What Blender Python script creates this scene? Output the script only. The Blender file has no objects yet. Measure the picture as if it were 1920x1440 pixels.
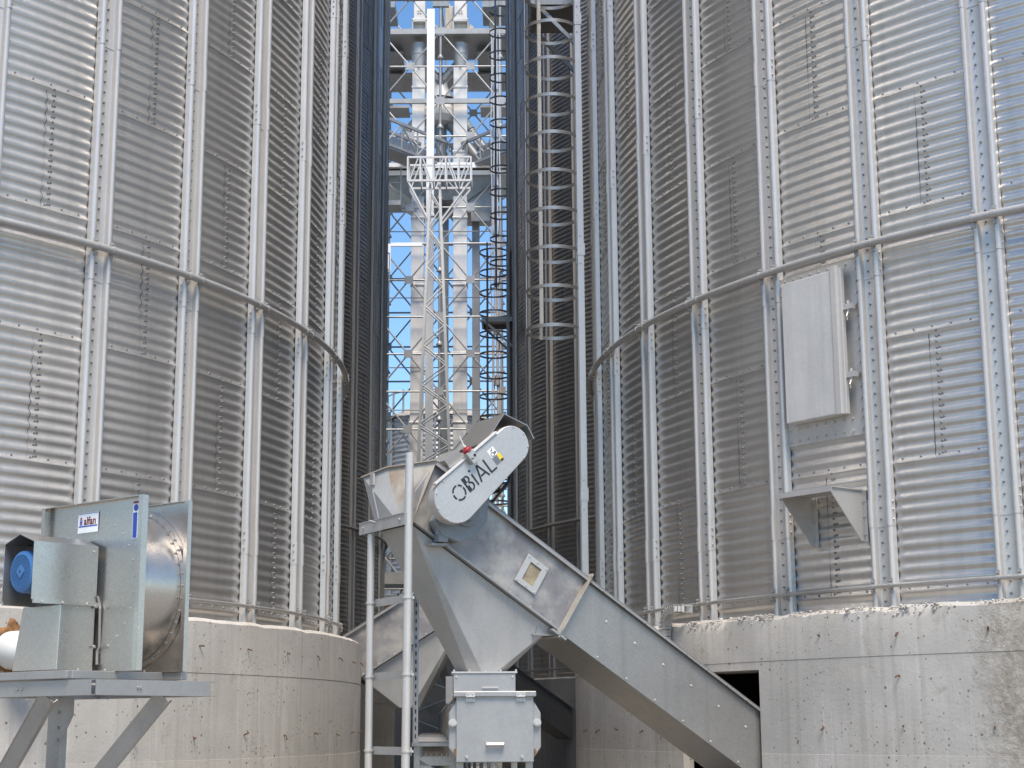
import bpy, math, random
import numpy as np
from mathutils import Vector, Matrix
random.seed(7); rng = np.random.default_rng(7)
S, C, PI, R_ = math.sin, math.cos, math.pi, math.radians
scene = bpy.context.scene
col = scene.collection

# ------------------------------------------------------------------ helpers
class MB:
    """collects shapes, builds ONE mesh object"""
    def __init__(s): s.v = []; s.f = []; s.m = []; s.mi = 0
    def add(s, vs, fs):
        b = len(s.v); s.v += [tuple(p) for p in vs]
        s.f += [tuple(i + b for i in f) for f in fs]; s.m += [s.mi] * len(fs); return s
    def box(s, c, d, ax=None):
        c = Vector(c); ax = ax or (Vector((1,0,0)), Vector((0,1,0)), Vector((0,0,1)))
        X, Y, Z = (Vector(a) * (k / 2) for a, k in zip(ax, d))
        vs = [c + i*X + j*Y + k*Z for i in (-1,1) for j in (-1,1) for k in (-1,1)]
        return s.add(vs, [(0,1,3,2),(4,6,7,5),(0,4,5,1),(2,3,7,6),(0,2,6,4),(1,5,7,3)])
    def bx(s, x0, x1, y0, y1, z0, z1):
        return s.box(((x0+x1)/2,(y0+y1)/2,(z0+z1)/2), (x1-x0, y1-y0, z1-z0))
    def bar(s, p0, p1, w, h, up=(0,0,1)):
        p0, p1 = Vector(p0), Vector(p1); d = p1 - p0; L = d.length; d.normalize()
        x = d.cross(Vector(up))
        if x.length < 1e-4: x = d.cross(Vector((0,1,0)))
        x.normalize(); z = x.cross(d)
        return s.box((p0+p1)/2, (L, w, h), (d, x, z))
    def tube(s, p0, p1, r, n=10, r1=None, caps=True):
        p0, p1 = Vector(p0), Vector(p1); d = (p1-p0).normalized(); r1 = r if r1 is None else r1
        x = d.orthogonal().normalized(); y = d.cross(x); vs = []
        for p, q in ((p0, r), (p1, r1)):
            vs += [p + q*(C(2*PI*i/n)*x + S(2*PI*i/n)*y) for i in range(n)]
        fs = [(i, (i+1)%n, n+(i+1)%n, n+i) for i in range(n)]
        if caps: fs += [tuple(range(n-1,-1,-1)), tuple(range(n, 2*n))]
        return s.add(vs, fs)
    def path(s, pts, r, n=8, closed=False):
        pts = [Vector(p) for p in pts]; m = len(pts); vs = []; prev = None
        for i, p in enumerate(pts):
            a = pts[(i-1)%m] if (closed or i > 0) else p
            b = pts[(i+1)%m] if (closed or i < m-1) else p
            d = (b-a).normalized()
            x = d.orthogonal().normalized() if prev is None else (prev - d*prev.dot(d)).normalized()
            prev = x; y = d.cross(x)
            vs += [p + r*(C(2*PI*k/n)*x + S(2*PI*k/n)*y) for k in range(n)]
        fs = []
        for i in range(m if closed else m-1):
            j = (i+1) % m
            fs += [(i*n+k, i*n+(k+1)%n, j*n+(k+1)%n, j*n+k) for k in range(n)]
        if not closed: fs += [tuple(range(n-1,-1,-1)), tuple(range((m-1)*n, m*n))]
        return s.add(vs, fs)
    def strip(s, pts, w, t, up):
        """flat bar of width w (along up) and thickness t following a path"""
        pts = [Vector(p) for p in pts]; up = Vector(up).normalized(); m = len(pts); vs = []
        for i, p in enumerate(pts):
            d = (pts[min(i+1,m-1)] - pts[max(i-1,0)]).normalized(); x = d.cross(up).normalized()
            vs += [p + x*t/2*a + up*w/2*b for a, b in ((-1,-1),(1,-1),(1,1),(-1,1))]
        fs = [(i*4+k, i*4+(k+1)%4, i*4+4+(k+1)%4, i*4+4+k) for i in range(m-1) for k in range(4)]
        fs += [(3,2,1,0), (m*4-4, m*4-3, m*4-2, m*4-1)]
        return s.add(vs, fs)
    def prism(s, poly, fn, w0, w1):
        n = len(poly)
        vs = [fn(u, v, w0) for u, v in poly] + [fn(u, v, w1) for u, v in poly]
        return s.add(vs, [tuple(range(n-1,-1,-1)), tuple(range(n,2*n))] +
                     [(i,(i+1)%n,n+(i+1)%n,n+i) for i in range(n)])
    def lathe(s, prof, c=(0,0,0), n=24, ax=None):
        c = Vector(c); X, Y, Z = (Vector(a) for a in (ax or ((1,0,0),(0,1,0),(0,0,1)))); m = len(prof)
        vs = [c + r*C(2*PI*i/n)*X + r*S(2*PI*i/n)*Y + z*Z for i in range(n) for r, z in prof]
        fs = [(i*m+k, ((i+1)%n)*m+k, ((i+1)%n)*m+k+1, i*m+k+1) for i in range(n) for k in range(m-1)]
        return s.add(vs, fs)
    def bolt(s, p, nrm, r=.012, h=.01):
        p = Vector(p); return s.tube(p, p + Vector(nrm).normalized()*h, r, 6, r*.8)
    def build(s, name, mats, parent=None, smooth=None, bevel=0, world=False):
        me = bpy.data.meshes.new(name); me.from_pydata(s.v, [], s.f)
        mats = mats if isinstance(mats, (list, tuple)) else [mats]
        for q in mats: me.materials.append(q)
        if len(mats) > 1: me.polygons.foreach_set('material_index', s.m)
        me.update(); fixnormals(me)
        if smooth:
            me.shade_smooth(); me.set_sharp_from_angle(angle=R_(smooth))
        o = bpy.data.objects.new(name, me); col.objects.link(o)
        if parent:
            o.parent = parent
            if world: o.location = -parent.location
        if bevel:
            md = o.modifiers.new('bevel', 'BEVEL'); md.width = bevel; md.segments = 2; md.limit_method = 'ANGLE'
        return o
def fixnormals(me):
    import bmesh
    bm = bmesh.new(); bm.from_mesh(me); bmesh.ops.recalc_face_normals(bm, faces=bm.faces); bm.to_mesh(me); bm.free()
def thing(name, label, cat, loc=(0,0,0), rz=0, group=None):
    o = bpy.data.objects.new(name, None); col.objects.link(o); o.empty_display_size = .2
    o.location = loc; o.rotation_euler = (0,0,rz); return tag(o, label, cat, group)
def tag(o, label, cat, group=None):
    o['label'] = label; o['category'] = cat
    if group: o['group'] = group
    return o
def copy_tree(o, parent=None):
    c = o.copy(); col.objects.link(c)
    if parent: c.parent = parent
    for ch in o.children: copy_tree(ch, c)
    return c

# ------------------------------------------------------------------ materials
def mat(name):
    m = bpy.data.materials.new(name); m.use_nodes = True
    nt = m.node_tree; b = nt.nodes['Principled BSDF']
    return m, nt, b
def nd(nt, typ, **kw):
    n = nt.nodes.new(typ)
    for k, v in kw.items():
        if k in n.inputs: n.inputs[k].default_value = v
        else: setattr(n, k, v)
    return n
def ramp(nt, fac, stops):
    r = nt.nodes.new('ShaderNodeValToRGB'); e = r.color_ramp.elements
    while len(e) < len(stops): e.new(.5)
    for q, (p, c) in zip(e, stops):
        q.position = p; q.color = (*c, 1) if len(c) == 3 else c
    nt.links.new(fac, r.inputs['Fac']); return r.outputs['Color']
def mix(nt, fac, a, b, mode='MIX'):
    m = nt.nodes.new('ShaderNodeMix'); m.data_type = 'RGBA'; m.blend_type = mode
    for sock, val in ((m.inputs[0], fac), (m.inputs[6], a), (m.inputs[7], b)):
        if hasattr(val, 'links'): nt.links.new(val, sock)
        elif isinstance(val, (int, float)): sock.default_value = val
        else: sock.default_value = (*val, 1)
    return m.outputs[2]
def coords(nt, scale=(1,1,1), kind='Object'):
    t = nt.nodes.new('ShaderNodeTexCoord'); m = nt.nodes.new('ShaderNodeMapping')
    m.inputs['Scale'].default_value = scale; nt.links.new(t.outputs[kind], m.inputs['Vector']); return m.outputs[0]
def noise(nt, vec, scale, detail=4, rough=.55):
    n = nd(nt, 'ShaderNodeTexNoise', Scale=scale, Detail=detail, Roughness=rough)
    nt.links.new(vec, n.inputs['Vector']); return n.outputs['Fac']
def bump(nt, b, h, strength, dist):
    n = nd(nt, 'ShaderNodeBump', Strength=strength, Distance=dist)
    nt.links.new(h, n.inputs['Height']); nt.links.new(n.outputs[0], b.inputs['Normal'])
def galv(name, base=.5, tint=(1,1,1.02), rough=.34, metal=.9, var=.12, dirt=0, dirtcol=(.3,.22,.14), sheet=False, streak=False, spangle=60, wav=.06, spmix=.10, blot=False):
    m, nt, b = mat(name)
    v = coords(nt)
    sp = nd(nt, 'ShaderNodeTexVoronoi', Scale=spangle); nt.links.new(v, sp.inputs['Vector'])
    n1 = noise(nt, v, 2.3, 5)
    lo = tuple(base*(1-var)*t for t in tint); hi = tuple(base*(1+var)*t for t in tint)
    c = ramp(nt, n1, [(.3, lo), (.7, hi)])
    g = nt.nodes.new('ShaderNodeSeparateColor'); nt.links.new(sp.outputs['Color'], g.inputs[0])
    c = mix(nt, spmix, c, ramp(nt, g.outputs[0], [(0, tuple(base*.6*t for t in tint)), (1, tuple(base*1.35*t for t in tint))]))
    if sheet:
        a = nd(nt, 'ShaderNodeVertexColor', layer_name='tone')
        c = mix(nt, 1, c, a.outputs['Color'], 'MULTIPLY')
    if streak:
        vs = coords(nt, (3,3,.12)); s = noise(nt, vs, 3, 5)
        c = mix(nt, ramp(nt, s, [(.5,(0,0,0)),(.75,(.35,.35,.35))]), c, tuple(base*.62*t for t in (1,.97,.93)))
    if blot:
        c = mix(nt, ramp(nt, noise(nt, v, 2.1, 5, .6), [(.44,(0,0,0)),(.60,(.8,.8,.8))]), c, (.20,.18,.18))
    if dirt:
        n2 = noise(nt, v, 3.1, 7, .65)
        c = mix(nt, ramp(nt, n2, [(.45,(0,0,0)),(.72,(dirt,)*3)]), c, dirtcol)
    nt.links.new(c, b.inputs['Base Color'])
    b.inputs['Metallic'].default_value = metal
    r = nd(nt, 'ShaderNodeMapRange'); r.inputs['To Min'].default_value = rough*.8; r.inputs['To Max'].default_value = rough*1.25
    nt.links.new(noise(nt, v, 7, 4), r.inputs['Value']); nt.links.new(r.outputs[0], b.inputs['Roughness'])
    if wav: bump(nt, b, noise(nt, v, 1.6, 2), wav, .01)
    return m
def paint(name, c, rough=.5, metal=0, var=.08, scale=6):
    m, nt, b = mat(name); v = coords(nt)
    cc = ramp(nt, noise(nt, v, scale, 5), [(.3, tuple(k*(1-var) for k in c)), (.7, tuple(min(1,k*(1+var)) for k in c))])
    nt.links.new(cc, b.inputs['Base Color']); b.inputs['Roughness'].default_value = rough; b.inputs['Metallic'].default_value = metal
    return m
def concrete(name, rough_patch=False, base=.49):
    m, nt, b = mat(name); v = coords(nt, kind='Object')
    n1 = noise(nt, v, .9, 6, .6)
    c = ramp(nt, n1, [(.3, (base*.88, base*.80, base*.70)), (.55, (base, base*.925, base*.83)), (.75, (base*1.12, base*1.05, base*.96))])
    st = noise(nt, coords(nt, (5,5,.22)), 2.2, 6, .6)           # vertical run-off streaks
    c = mix(nt, ramp(nt, st, [(.50,(0,0,0)),(.68,(.55,.55,.55))]), c, (base*.66, base*.6, base*.50))
    st2 = noise(nt, coords(nt, (9,9,.3)), 2.0, 4, .6)
    c = mix(nt, ramp(nt, st2, [(.58,(0,0,0)),(.72,(.5,.5,.5))]), c, (base*1.25, base*1.22, base*1.15))
    bl2 = noise(nt, v, 1.15, 5, .7)
    c = mix(nt, ramp(nt, bl2, [(.40,(.45,.45,.45)),(.56,(0,0,0))]), c, (base*.74, base*.70, base*.64))
    bl = noise(nt, v, 2.7, 6, .7)
    c = mix(nt, ramp(nt, bl, [(.60,(0,0,0)),(.72,(.55,.55,.55))]), c, (base*.55, base*.47, base*.36))
    vo = nd(nt, 'ShaderNodeTexVoronoi', Scale=16); nt.links.new(v, vo.inputs['Vector'])   # bug holes
    sel = nt.nodes.new('ShaderNodeSeparateColor'); nt.links.new(vo.outputs['Color'], sel.inputs[0])
    hole = nd(nt, 'ShaderNodeMath', operation='LESS_THAN'); nt.links.new(vo.outputs['Distance'], hole.inputs[0])
    thr = nd(nt, 'ShaderNodeMapRange'); nt.links.new(sel.outputs[0], thr.inputs['Value'])
    thr.inputs['From Min'].default_value = .6; thr.inputs['To Min'].default_value = 0; thr.inputs['To Max'].default_value = .21
    nt.links.new(thr.outputs[0], hole.inputs[1])
    c = mix(nt, hole.outputs[0], c, (base*.36, base*.3, base*.23))
    vo2 = nd(nt, 'ShaderNodeTexVoronoi', Scale=38); nt.links.new(v, vo2.inputs['Vector'])   # clusters of small pits
    s2 = nt.nodes.new('ShaderNodeSeparateColor'); nt.links.new(vo2.outputs['Color'], s2.inputs[0])
    cl = nd(nt, 'ShaderNodeMapRange'); nt.links.new(noise(nt, v, 1.7, 3), cl.inputs['Value'])
    cl.inputs['From Min'].default_value = .47; cl.inputs['From Max'].default_value = .68; cl.inputs['To Max'].default_value = .62
    pk = nd(nt, 'ShaderNodeMath', operation='LESS_THAN'); nt.links.new(s2.outputs[1], pk.inputs[0]); nt.links.new(cl.outputs[0], pk.inputs[1])
    dsz = nd(nt, 'ShaderNodeMath', operation='MULTIPLY'); nt.links.new(s2.outputs[2], dsz.inputs[0]); dsz.inputs[1].default_value = .38
    ho2 = nd(nt, 'ShaderNodeMath', operation='LESS_THAN'); nt.links.new(vo2.outputs['Distance'], ho2.inputs[0]); nt.links.new(dsz.outputs[0], ho2.inputs[1])
    h2 = nd(nt, 'ShaderNodeMath', operation='MULTIPLY'); nt.links.new(pk.outputs[0], h2.inputs[0]); nt.links.new(ho2.outputs[0], h2.inputs[1])
    c = mix(nt, h2.outputs[0], c, (base*.45, base*.37, base*.29))
    fine = noise(nt, v, 34, 5, .7)
    h = nd(nt, 'ShaderNodeMath', operation='SUBTRACT'); nt.links.new(fine, h.inputs[0]); nt.links.new(hole.outputs[0], h.inputs[1])
    hh = h.outputs[0]
    if rough_patch:
        vm = nd(nt, 'ShaderNodeVectorMath', operation='SUBTRACT'); g = nt.nodes.new('ShaderNodeNewGeometry')
        nt.links.new(g.outputs['Position'], vm.inputs[0]); vm.inputs[1].default_value = (4.22, 13.16, 1.95)
        sc = nd(nt, 'ShaderNodeVectorMath', operation='MULTIPLY'); sc.inputs[1].default_value = (1.5, 1.5, .72)
        nt.links.new(vm.outputs[0], sc.inputs[0])
        ln = nd(nt, 'ShaderNodeVectorMath', operation='LENGTH'); nt.links.new(sc.outputs[0], ln.inputs[0])
        ad = nd(nt, 'ShaderNodeMath', operation='MULTIPLY_ADD'); nt.links.new(noise(nt, v, 5, 7, .75), ad.inputs[0])
        ad.inputs[1].default_value = 1.3; nt.links.new(ln.outputs['Value'], ad.inputs[2])
        mk = ramp(nt, ad.outputs[0], [(.45+.55,(1,1,1)),(1.0,(0,0,0))])
        mr = nd(nt, 'ShaderNodeMapRange'); nt.links.new(ad.outputs[0], mr.inputs['Value'])
        mr.inputs['From Min'].default_value = 1.1; mr.inputs['From Max'].default_value = 1.55
        mr.inputs['To Min'].default_value = 1; mr.inputs['To Max'].default_value = 0
        rg = noise(nt, v, 13, 6, .75)
        pc = ramp(nt, rg, [(.3,(base*.42,base*.36,base*.28)),(.5,(base*.68,base*.6,base*.5)),(.72,(base*1.05,base*.98,base*.86))])
        c = mix(nt, mr.outputs[0], c, pc)
        mu = nd(nt, 'ShaderNodeMath', operation='MULTIPLY_ADD'); nt.links.new(rg, mu.inputs[0]); nt.links.new(hh, mu.inputs[2])
        m3 = nd(nt, 'ShaderNodeMath', operation='MULTIPLY'); nt.links.new(mr.outputs[0], m3.inputs[0]); m3.inputs[1].default_value = 5
        nt.links.new(m3.outputs[0], mu.inputs[1]); hh = mu.outputs[0]
    nt.links.new(c, b.inputs['Base Color']); b.inputs['Roughness'].default_value = .92
    bump(nt, b, hh, .55, .006)
    return m

M = dict(
    wall   = galv('corrugated_galvanized', .52, (1,.955,.90), .30, .76, .04, sheet=True, streak=True, spangle=35, wav=0, spmix=.05),
    rib    = galv('stiffener_galvanized', .55, (1,.935,.865), .34, .44, .05, spangle=50, wav=.02, spmix=.06),
    bolt   = galv('bolt_zinc', .22, (1,.97,.93), .6, .3, .1, wav=0),
    pipe   = galv('dull_pipe', .42, (1,.97,.93), .5, .5, .12),
    steel  = galv('clean_galvanized', .50, (1,.96,.91), .40, .5, .05, dirt=.14, dirtcol=(.36,.34,.30)),
    fan    = galv('fan_sheet', .54, (1,.94,.865), .28, .88, .04, spmix=.16, spangle=90),
    grey   = galv('grey_galvanized', .38, (1,.97,.93), .46, .6, .10, dirt=.2, dirtcol=(.24,.22,.19)),
    trough = galv('trough_sheet', .36, (1,.955,.90), .38, .72, .07, dirt=.14, dirtcol=(.24,.23,.21), streak=True, spmix=.14),
    stain  = galv('stained_sheet', .30, (1,.96,.95), .46, .5, .30, dirt=1, dirtcol=(.50,.46,.40), blot=True),
    rust   = galv('rust_dusted_sheet', .44, (1,.93,.82), .6, .4, .12, dirt=.9, dirtcol=(.30,.19,.10)),
    dusty  = galv('dusty_sheet', .40, (1,.985,.95), .55, .35, .06, dirt=.25, dirtcol=(.38,.35,.29), streak=True),
    tower  = galv('tower_galvanized', .30, (1,.99,.97), .5, .45, .15),
    casing = galv('casing_galvanized', .60, (1,.965,.92), .5, .25, .08, streak=True),
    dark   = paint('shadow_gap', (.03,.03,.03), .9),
    black  = paint('black_stencil', (.012,.012,.013), .6),
    white  = paint('white_paint', (.80,.80,.79), .5, 0, .03),
    mastw  = paint('mast_white_steel', (.66,.66,.65), .5, .1, .05),
    blue   = paint('motor_blue', (.05,.155,.36), .45),
    bluel  = paint('label_blue', (.03,.08,.40), .5),
    red    = paint('signal_red', (.30,.02,.025), .4),
    yellow = paint('label_yellow', (.75,.55,.03), .5),
    gear   = paint('gearbox_grey', (.22,.24,.25), .5, .1, .15),
    rustn  = paint('rusty_rebar', (.11,.055,.03), .9, 0, .4, 30),
    foam   = paint('rust_brown_foam', (.20,.095,.035), .9, 0, .6, 22),
    rubber = paint('black_rubber', (.02,.02,.02), .6),
    plast  = paint('white_plastic', (.62,.61,.58), .45, 0, .08),
    grain  = paint('grain_behind_glass', (.27,.215,.135), .25, 0, .45, 9),
    roofb  = paint('weathered_roof', (.45,.40,.33), .6, .2, .15),
    beige  = paint('beige_wall', (.46,.43,.38), .9, 0, .08),
    tile   = paint('brown_fascia', (.36,.26,.18), .9, 0, .2),
    conc   = concrete('foundation_concrete'),
    concr  = concrete('foundation_concrete_rough', True),
)

# ------------------------------------------------------------------ silo
SR, DA, PITCH, RING = 8.80, 2*PI/46, .104, 1.144
ZB = 2.60                                  # top of the concrete, base of every silo
SEAM0 = .116                               # first horizontal seam above the base
NR = 16
def cyl(r, a, z): return Vector((r*S(a), -r*C(a), z))

def wall_mesh():
    NS = 46*4; ang = np.arange(NS) * (2*PI/NS)
    V, F, T = [], [], []; base = 0; lips = []
    for k in range(-1, NR):
        z0 = SEAM0 + RING*k if k >= 0 else -.02
        z1 = SEAM0 + RING*(k+1)
        n = max(2, int(round((z1-z0)/PITCH*8)))
        z = np.linspace(z0, z1, n+1)
        lap = .005*np.clip(1-(z-z0)/.12, 0, 1)
        r = SR + .0068*np.cos(2*PI*(z-SEAM0)/PITCH) + lap
        rr, aa = np.meshgrid(r, ang, indexing='ij'); zz = np.repeat(z[:,None], NS, 1)
        V.append(np.stack([rr*np.sin(aa), -rr*np.cos(aa), zz], -1).reshape(-1,3))
        i, j = np.meshgrid(np.arange(n), np.arange(NS), indexing='ij')
        a = base + i*NS + j; b = base + i*NS + (j+1)%NS
        F.append(np.stack([a, b, b+NS, a+NS], -1).reshape(-1,4))
        # one tone per two-bay sheet, staggered ring by ring
        tone = .96 + .07*rng.random(24)
        sheet = (((np.arange(NS)/4 + .5 + (k % 2)) // 2).astype(int)) % 23
        t = tone[sheet]; tt = np.broadcast_to(t[None,:], (n, NS)).reshape(-1)
        T.append(tt); base += (n+1)*NS
    nq = sum(len(f) for f in F)
    # sheet-end lips (gap shade painted as a dark ribbon along the corrugation)
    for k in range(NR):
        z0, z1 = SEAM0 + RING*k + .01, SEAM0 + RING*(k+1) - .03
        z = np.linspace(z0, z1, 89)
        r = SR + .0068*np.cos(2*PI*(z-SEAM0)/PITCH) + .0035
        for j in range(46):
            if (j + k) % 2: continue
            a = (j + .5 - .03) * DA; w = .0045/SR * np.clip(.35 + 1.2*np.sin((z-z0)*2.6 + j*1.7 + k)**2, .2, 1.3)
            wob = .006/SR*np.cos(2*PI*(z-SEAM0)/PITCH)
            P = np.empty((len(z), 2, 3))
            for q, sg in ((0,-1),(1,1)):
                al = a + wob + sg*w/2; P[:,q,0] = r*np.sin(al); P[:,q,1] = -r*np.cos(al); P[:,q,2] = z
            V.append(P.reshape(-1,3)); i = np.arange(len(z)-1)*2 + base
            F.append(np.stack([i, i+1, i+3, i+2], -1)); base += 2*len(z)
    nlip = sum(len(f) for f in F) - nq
    # bolts: little six-sided heads
    pos = []
    for k in range(NR+1):
        zs = SEAM0 + RING*k + .035
        for j in range(46):
            for q in range(5): pos.append(((j + .19 + q*.155)*DA, zs))
    for k in range(NR):
        for j in range(46):
            if (j + k) % 2: continue
            for q in range(11):
                zc = SEAM0 + RING*k + PITCH*(q+.45)
                for da, dz in ((.025,0),(.048,.004),(.03,.052)): pos.append(((j + .5 + da)*DA, zc + dz))
    pos = np.array(pos); a = pos[:,0]; z = pos[:,1]; nb = len(a)
    r = SR + .0068*np.cos(2*PI*(z-SEAM0)/PITCH)
    c = np.stack([r*np.sin(a), -r*np.cos(a), z], -1); nr = np.stack([np.sin(a), -np.cos(a), 0*a], -1)
    tg = np.stack([np.cos(a), np.sin(a), 0*a], -1); up = np.array([0,0,1.])
    bv = np.empty((nb, 12, 3))
    for q in range(6):
        d = C(q*PI/3)*tg + S(q*PI/3)*up
        bv[:,q] = c + .0125*d - .002*nr; bv[:,6+q] = c + .009*d + .012*nr
    V.append(bv.reshape(-1,3)); bb = base + 12*np.arange(nb)
    bf = np.concatenate([np.stack([bb+q, bb+(q+1)%6, bb+6+(q+1)%6, bb+6+q], -1) for q in range(6)] +
                        [np.stack([bb+6, bb+7, bb+8, bb+9], -1), np.stack([bb+6, bb+9, bb+10, bb+11], -1)])
    F.append(bf)
    V = np.concatenate(V); F = np.concatenate(F); T = np.concatenate(T)
    me = bpy.data.meshes.new('wall')
    me.vertices.add(len(V)); me.vertices.foreach_set('co', V.astype(np.float32).ravel())
    me.loops.add(F.size); me.loops.foreach_set('vertex_index', F.astype(np.int32).ravel())
    me.polygons.add(len(F)); me.polygons.foreach_set('loop_start', np.arange(len(F), dtype=np.int32)*4)
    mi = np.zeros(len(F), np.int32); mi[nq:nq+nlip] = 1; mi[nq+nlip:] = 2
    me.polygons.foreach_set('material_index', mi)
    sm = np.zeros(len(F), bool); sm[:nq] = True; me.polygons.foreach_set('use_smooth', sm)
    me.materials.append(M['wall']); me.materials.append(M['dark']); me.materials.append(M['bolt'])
    me.update(calc_edges=True)
    ca = me.color_attributes.new('tone', 'FLOAT_COLOR', 'CORNER')
    full = np.ones((F.size, 4), np.float32); tt = np.repeat(T, 4); full[:len(tt), :3] = tt[:,None]
    ca.data.foreach_set('color', full.ravel()); me.validate(); return me

def stiffener_mesh():
    half = [(-.128,.006),(-.125,.050),(-.119,.064),(-.108,.073),(-.094,.076),(-.081,.073),(-.072,.064),(-.068,.050),(-.064,.020),(-.055,.0165)]
    prof = half + [(-x, y) for x, y in reversed(half)]
    m = MB(); L = RING*2; n = len(prof)
    zs = []; z = -.04
    ends = [.715 + L*k for k in range(0, 8)]
    bounds = [-.04] + ends + [SEAM0 + RING*NR]
    for i in range(len(bounds)-1):
        z0, z1 = bounds[i], bounds[i+1]
        if z1 - z0 < .05: continue
        rows = [(z0, 0), (z1, 0)]
        vs = [Vector((x, -(SR + y), z)) for z, _ in rows for x, y in prof]
        m.add(vs, [(k, k+1, n+k+1, n+k) for k in range(n-1)])
        # sleeve of the next length over this one
        if i < len(bounds)-2:
            sl = [Vector((x*1.012, -(SR + y + (.0045 if y > .02 else .004)), z)) for z in (z1-.008, z1+.24) for x, y in prof]
            m.add(sl, [(k, k+1, n+k+1, n+k) for k in range(n-1)])
            cap = [Vector((x, -(SR + y), z1-.008)) for x, y in prof] + [Vector((x*1.012, -(SR + y + .0045), z1-.008)) for x, y in prof]
            m.mi = 1; m.add(cap, [(k, k+1, n+k+1, n+k) for k in range(n-1)]); m.mi = 0
            for dz in (.05, .14, .21):
                for sx in (-1, 1): m.bolt((sx*.129, -(SR+.042), z1+dz), (sx,0,0), .011, .012)
    z = .05
    m.mi = 2
    while z < SEAM0 + RING*NR:                  # bolts in the valley
        m.bolt((-.018, -(SR+.0165), z), (0,-1,0), .011, .016); z += PITCH
    return m
wall_me = wall_mesh()
sp = stiffener_mesh().build('stiffener', [M['rib'], M['dark'], M['bolt']], None, smooth=50); stiff_me = sp.data; bpy.data.objects.remove(sp)

def ring_mesh(r_mid, z, rt, clamps=True, cw=.034):
    m = MB(); m.path([cyl(r_mid, 2*PI*i/184, z) for i in range(184)], rt, 10, True)
    if clamps:
        for i in range(46):
            for t in (-.094, .094):
                a = i*DA + t/SR; p = cyl(r_mid, a, z); tg = Vector((C(a), S(a), 0)); nr = cyl(1, a, 0)
                m.tube(p - tg*cw/2, p + tg*cw/2, rt + .006, 10)
                for sz in (-1, 1):
                    m.box(p + Vector((0,0,sz*(rt+.03))) - nr*rt*.6, (.034,.01,.034), (tg, nr, Vector((0,0,1))))
                    m.bolt(p + Vector((0,0,sz*(rt+.022))) - nr*rt*.5, nr, .009, .03)
    return m
ring_me = ring_mesh(SR+.078+.036, 3.30, .034).build('wind_ring', M['pipe'], None, smooth=40); rm = ring_me.data; bpy.data.objects.remove(ring_me)
base_me = ring_mesh(SR+.078+.020, .18, .019, True, .03).build('base_ring', M['grey'], None, smooth=40); bm_ = base_me.data; bpy.data.objects.remove(base_me)
m = MB(); ez = SEAM0 + RING*NR
m.lathe([(SR+.14, ez-.03), (SR+.16, ez+.02), (.9, ez+4.2), (.9, ez+4.6), (0, ez+4.8)], n=92)
roof_o = m.build('roof', M['rib'], None, smooth=20); roof_me = roof_o.data; bpy.data.objects.remove(roof_o)

def silo(label, cx, cy, psi):
    t = thing('grain_silo', label, 'grain silo', (cx, cy, ZB), psi, 'large corrugated steel silos')
    def part(name, me, rz=0):
        o = bpy.data.objects.new(name, me); col.objects.link(o); o.parent = t; o.rotation_euler = (0,0,rz); return o
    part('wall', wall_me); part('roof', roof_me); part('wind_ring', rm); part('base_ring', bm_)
    for i in range(46): part('stiffener', stiff_me, i*DA)
    return t
NLc, NRc = (-10.99, 19.52), (9.91, 20.28)
FLc, FRc = (-11.97, 39.0), (8.75, 39.8)
sNL = silo('near left silo of bright corrugated steel rising behind the fan', *NLc, .9533 % DA)
sNR = silo('near right silo of corrugated steel with the flat metal access door', *NRc, -(.7114) % DA)
sFL = silo('dark farther silo just beyond the near left silo, left of the tower', *FLc, .024)
silo('unseen silo added beyond the farther left silo, darkening what the gap reflects', -14.4, 58.6, .05)  # added out of view to darken reflections in the corridor walls
silo('unseen silo added beyond the farther right silo, darkening what the gap reflects', 11.2, 59.6, .02)  # hidden counterpart on the right, added for the same darker reflections
sFR = silo('dark farther silo behind the hooped ladder, right of the tower', *FRc, .121)

# access door and bracket shelf on the near right silo (children, local frame of that silo)
PSI = -(.7114) % DA
def on_silo(a, r, z): return cyl(r, a - PSI, z - ZB)        # world angle / height -> silo local
def patch(m, a0, a1, r, z0, z1, th, n=6):
    vs = [on_silo(a0 + (a1-a0)*i/n, rr, z) for rr in (r-th, r) for i in range(n+1) for z in (z0, z1)]
    k = 2*(n+1); fs = []
    for i in range(n):
        fs += [(k+2*i, k+2*i+2, k+2*i+3, k+2*i+1), (2*i+1, 2*i+3, 2*i+2, 2*i),
               (2*i, 2*i+2, k+2*i+2, k+2*i), (2*i+1, k+2*i+1, k+2*i+3, 2*i+3)]
    fs += [(0, k, k+1, 1), (2*n, 2*n+1, k+2*n+1, k+2*n)]
    m.add(vs, fs)
m = MB(); patch(m, -.970, -.861, SR+.022, 4.17, 5.83, .03)
for i in range(9):
    a = -.966 + .1*i/8
    for z in (4.215, 4.33, 5.79): m.bolt(on_silo(a, SR+.022, z), cyl(1, a-PSI, 0), .014, .016)
for i in range(13):
    for a in (-.966, -.866): m.bolt(on_silo(a, SR+.022, 4.4 + i*.11), cyl(1, a-PSI, 0), .014, .016)
m.build('door_frame', M['steel'], sNR, smooth=30)
m = MB(); patch(m, -.958, -.884, SR+.15, 4.37, 5.73, .12, 1)
door = m.build('access_door', M['casing'], sNR, bevel=.008)
m = MB()
m.bar(on_silo(-.8845, SR+.135, 4.36), on_silo(-.8845, SR+.135, 5.76), .07, .05, cyl(1, -.884-PSI, 0))
m.bar(on_silo(-.8795, SR+.105, 4.36), on_silo(-.8795, SR+.105, 5.74), .05, .05, cyl(1, -.88-PSI, 0))
m.build('edge_channel', M['rib'], door, bevel=.006)
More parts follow.
